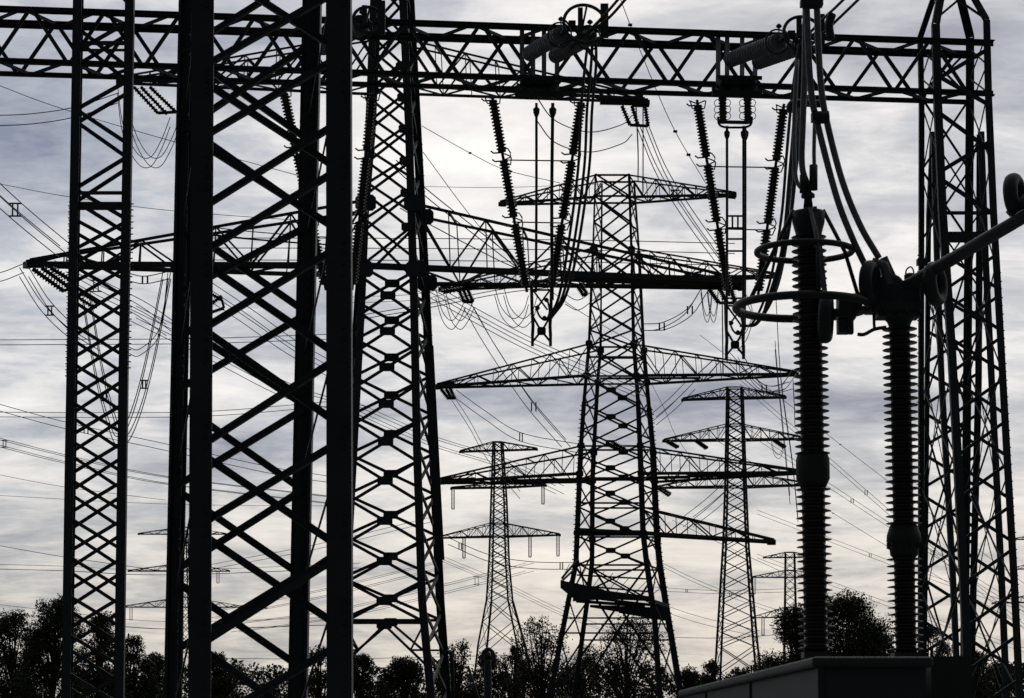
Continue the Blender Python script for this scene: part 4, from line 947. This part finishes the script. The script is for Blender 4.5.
small_set('pair of slanting insulators under the slim pylon second arm, left', [((665, 441), (677, 448)), ((667, 440), (679, 447))], 300, .26)
small_set('pair of slanting insulators under the slim pylon second arm, middle', [((694, 440), (706, 449)), ((697, 440), (708, 448))], 300, .26)
small_set('pair of slanting insulators under the slim pylon second arm, right', [((771, 439), (784, 448)), ((774, 439), (786, 447))], 300, .26)
small_set('pair of slanting insulators under the slim pylon lowest arm, left', [((657, 488), (669, 496)), ((660, 487), (671, 494))], 300, .26)
small_set('cluster of small insulators glimpsed between the left legs of the near column', [((206, 291), (222, 300)), ((208, 306), (222, 296)), ((212, 312), (224, 308))], 118, .13)
small_set('hidden slanting insulators crossing the middle pylon shaft', [((609, 444), (620, 450)), ((614, 443), (625, 449))], 225, .26)
# double suspension set in the right V: two strings with coiled horns and a U bracket
t = thing('insulator_set', 'twin short insulators with looped wire horns between the right V strings', 'insulator string', P(735, 100, 71), 'small insulator sets on the arms')
for x in (722.5, 747.5):
    m = MB(); p, q = P(x, 97, 71), P(x+.5, 123, 71); L = (q-p).length; m.lathe(p, q, shed_prof(L, 8, .1, .13), 12); m.build('insulator_body', PORC, t)
    for s in (-1, 1):
        for k in range(3): m = MB(); m.torus(P(x+s*4.5, 103+k*6.5, 71), (.2, 1, 0), .11, .012, 16, 5); m.build('horn_loop', STEEL, t)
m = MB(); m.tube(cat(PX([(718, 117), (719, 124), (724, 127), (735, 127.5), (746, 127), (751, 124), (752, 117)], 70.9), 4), .035, 6); m.bar(P(722, 122, 70.9), P(748, 122.5, 70.9), .09); m.build('bracket', STEEL, t)

# =================================================================== LOW THINGS AMONG THE TREES
bp = thing('bent_pipe_post', 'slim post with a round bent top standing before the small pylon', 'post', (P(488, 700, 90).x, 90, 0))
m = MB(); m.tube(cat([Vector((P(488, 700, 90).x, 90, 0)), P(488, 690, 90), P(487.5, 660, 90)], 4), .14, 10); m.build('post', STEEL2, bp)
m = MB(); m.tube(cat(PX([(482, 662), (483.5, 653), (488, 649), (493, 653), (494.5, 662)], 90), 5), .07, 8); m.build('bent_top', STEEL2, bp)
m = MB(); m.tube(PX([(468, 666), (478, 697), (490, 735)], 95), .05, 6); o = m.build('leaning_rod', STEEL2); tag(o, 'thin pale rod leaning left of the bent-top post', 'rod')
m = MB(); m.tube(cat(PX([(443, 655, ), (448, 652), (452, 660), (453, 700)], 112), 4), .1, 6); o = m.build('curved_pipe', STEEL2); tag(o, 'short curved pipe at the foot of the close pylon', 'pipe')

# =================================================================== TREES
def tree(label, px, top, wpx, d, seed, kind=0, dens=1.0, ragged=.3, base_y=None):
    rnd = random.Random(seed); base = Vector((P(px, 700, d).x, d, 0)); H = zof(top, d); W = wpx*1.36*d/F/2
    t = thing('tree', label, 'tree', base, 'trees along the bottom of the picture')
    tr = MB(); tr.tube([base, base+Vector((rnd.uniform(-.2, .2), 0, H*.45)), base+Vector((rnd.uniform(-.4, .4), 0, H*.86))], .18+H*.012, 7, .05)
    blobs = []
    nb = int(26+wpx*.5)
    for i in range(nb):
        f = rnd.random()**.8; z = H*(.16+.80*f); env = W*math.sqrt(max(.05, 1-(max(0, f-.4)/.62)**2))*(.75+.25*min(1, f*3))
        an = rnd.uniform(0, 6.283); rr = env*(rnd.random()**.45)*.88
        c = base + Vector((rr*math.cos(an), rr*math.sin(an)*.8, z)); r = max(.6, W*rnd.uniform(.26, .44)*(1-.3*f)); z = min(z, H-r*.7); c.z = z
        blobs.append((c, max(r, .5)))
    blobs.append((base+Vector((rnd.uniform(-.1, .1)*W, 0, H-.9)), .8))
    for c, r in blobs:
        s = base + Vector((0, 0, max(.8, c.z*.55))); midp = s.lerp(c, .5)+Vector((rnd.uniform(-.3, .3), rnd.uniform(-.3, .3), .2)); tr.tube(cat([s, midp, c, c+Vector(((c.x-base.x)*.15, 0, r*.95))], 3), .09, 4, .012)
    for k in range(int(16*ragged*3)):
        c, r = blobs[rnd.randrange(len(blobs))]; v = Vector((rnd.gauss(0, .6), 0, 1)).normalized()
        if c.z > H*.45: tr.tube([c, c+v*r*.8, c+v*(r*1.25)+Vector((rnd.uniform(-.2, .2), 0, 0))], .035, 3, .012)
    tr.build('trunk', BARK, t)
    lf = MB(); n = int(23000*dens*(wpx/60.)**1.4)
    tw = sum(r**2 for _, r in blobs); i0 = 0
    for c, r in blobs:
        k = int(n*r*r/tw)
        for j in range(k):
            # clumps in an uneven shell
            v = Vector((rnd.gauss(0, 1), rnd.gauss(0, 1), rnd.gauss(0, 1))).normalized()
            bump = 1+ragged*math.sin(v.x*5+seed)*math.cos(v.z*6+c.x)*1.0
            rad = r*(rnd.random()**.45)*bump*(1.18 if rnd.random() < .12 else 1)
            p = c + Vector((v.x*rad, v.y*rad, v.z*rad*.9))
            if p.z < .6: continue
            s = rnd.uniform(.07, .15); a = Vector((rnd.gauss(0, 1), rnd.gauss(0, 1), rnd.gauss(0, 1))).normalized(); b = a.cross(Vector((rnd.gauss(0, 1), rnd.gauss(0, 1), rnd.gauss(0, 1)))).normalized()
            i = len(lf.v); lf.v += [p-a*s, p-b*s*.6, p+a*s, p+b*s*.6]; lf.f.append((i, i+1, i+2, i+3)); lf.sm.append(False)
    lf.build('crown', LEAFM[kind], t); return t
TR = [('bushy tree cut by the left picture edge', 14, 611, 58, 250, 0, 1.2), ('tallest pointed tree left, just left of the left gantry column', 54, 597, 60, 240, 0, 1.25),
      ('tree filling the gap within the left gantry column', 98, 612, 52, 245, 1, 1.1), ('round tree right of the left gantry column', 132, 634, 46, 250, 0, 1.1),
      ('low tree left of the nearest column', 156, 651, 36, 255, 0, 1), ('rounded olive tree inside the nearest column, left side', 217, 652, 42, 240, 1, 1.1),
      ('low dark shrub-like tree inside the nearest column, right side', 268, 682, 50, 240, 0, 1.1), ('thin sparse tree between the right legs of the nearest column', 318, 644, 30, 230, 1, .5),
      ('upright tree below the close pylon, left', 362, 654, 42, 240, 0, 1.1), ('dense round tree below the close pylon, right', 403, 658, 46, 245, 0, 1.2),
      ('sparse bare-topped tree right of the close pylon foot', 456, 640, 42, 250, 2, .5), ('bushy tree behind the bent-top post', 489, 652, 40, 250, 1, .8),
      ('open tree with visible branches left of the middle pylon', 541, 617, 62, 250, 1, .42), ('broad open tree between the middle pylon legs', 627, 616, 76, 255, 1, .5),
      ('small round tree right of the middle pylon foot', 690, 664, 26, 250, 0, 1), ('small tree left of the slim pylon foot', 712, 659, 24, 250, 0, 1), ('low tree behind the slim pylon foot', 742, 668, 34, 255, 0, 1),
      ('dense tree left half behind the left tall post', 799, 604, 66, 250, 0, 1.2), ('largest dense dome-shaped tree between the two tall posts', 848, 596, 92, 252, 0, 1.6),
      ('lower tree filling the gap right behind the left tall post', 824, 622, 44, 258, 1, 1.1), ('low tree at the right flank of the dome-shaped tree', 884, 634, 34, 258, 0, 1.0), ('tree just right of the right tall post', 930, 622, 40, 250, 1, 1), ('tree seen through the right gantry column', 975, 648, 40, 245, 1, 1), ('low tree at the bottom right corner', 1003, 662, 50, 250, 0, 1.1),
      ('ragged small tree behind the left leg of the middle pylon', 583, 655, 36, 262, 0, .8), ('ragged low tree between the bushy and open trees', 515, 645, 30, 262, 2, .6)]
for i, (lb, px, top, wd, d, kind, dn) in enumerate(TR): tree(lb, px, top, wd, d, 11+i*7, kind, dn)
# far wood that reads as one mass
rnd = random.Random(5); lf = MB()
for i in range(110):
    px = -80 + i*10.9 + rnd.uniform(-5, 5); d = rnd.uniform(285, 330); top = 665 + 8*math.sin(i*.37) + rnd.uniform(-5, 7)
    H = zof(top, d); b = Vector((P(px, 700, d).x, d, 0))
    for k in range(5):
        c = b + Vector((rnd.uniform(-1.2, 1.2), rnd.uniform(-2, 2), H*(.2+.17*k))); r = rnd.uniform(1.2, 2.2); r = min(r, max(.8, H-c.z))
        for j in range(150):
            v = Vector((rnd.gauss(0, 1), rnd.gauss(0, 1), rnd.gauss(0, 1))).normalized(); p = c+v*r*(rnd.random()**.4)
            s = rnd.uniform(.15, .28); a = Vector((rnd.gauss(0, 1), rnd.gauss(0, 1), rnd.gauss(0, 1))).normalized(); q = a.cross(Vector((rnd.gauss(0, 1), rnd.gauss(0, 1), rnd.gauss(0, 1)))).normalized()
            n0 = len(lf.v); lf.v += [p-a*s, p-q*s*.7, p+a*s, p+q*s*.7]; lf.f.append((n0, n0+1, n0+2, n0+3)); lf.sm.append(False)
o = lf.build('distant_wood', LEAFM[0]); tag(o, 'dark distant wood closing the bottom of the view', 'wood', kind='stuff')
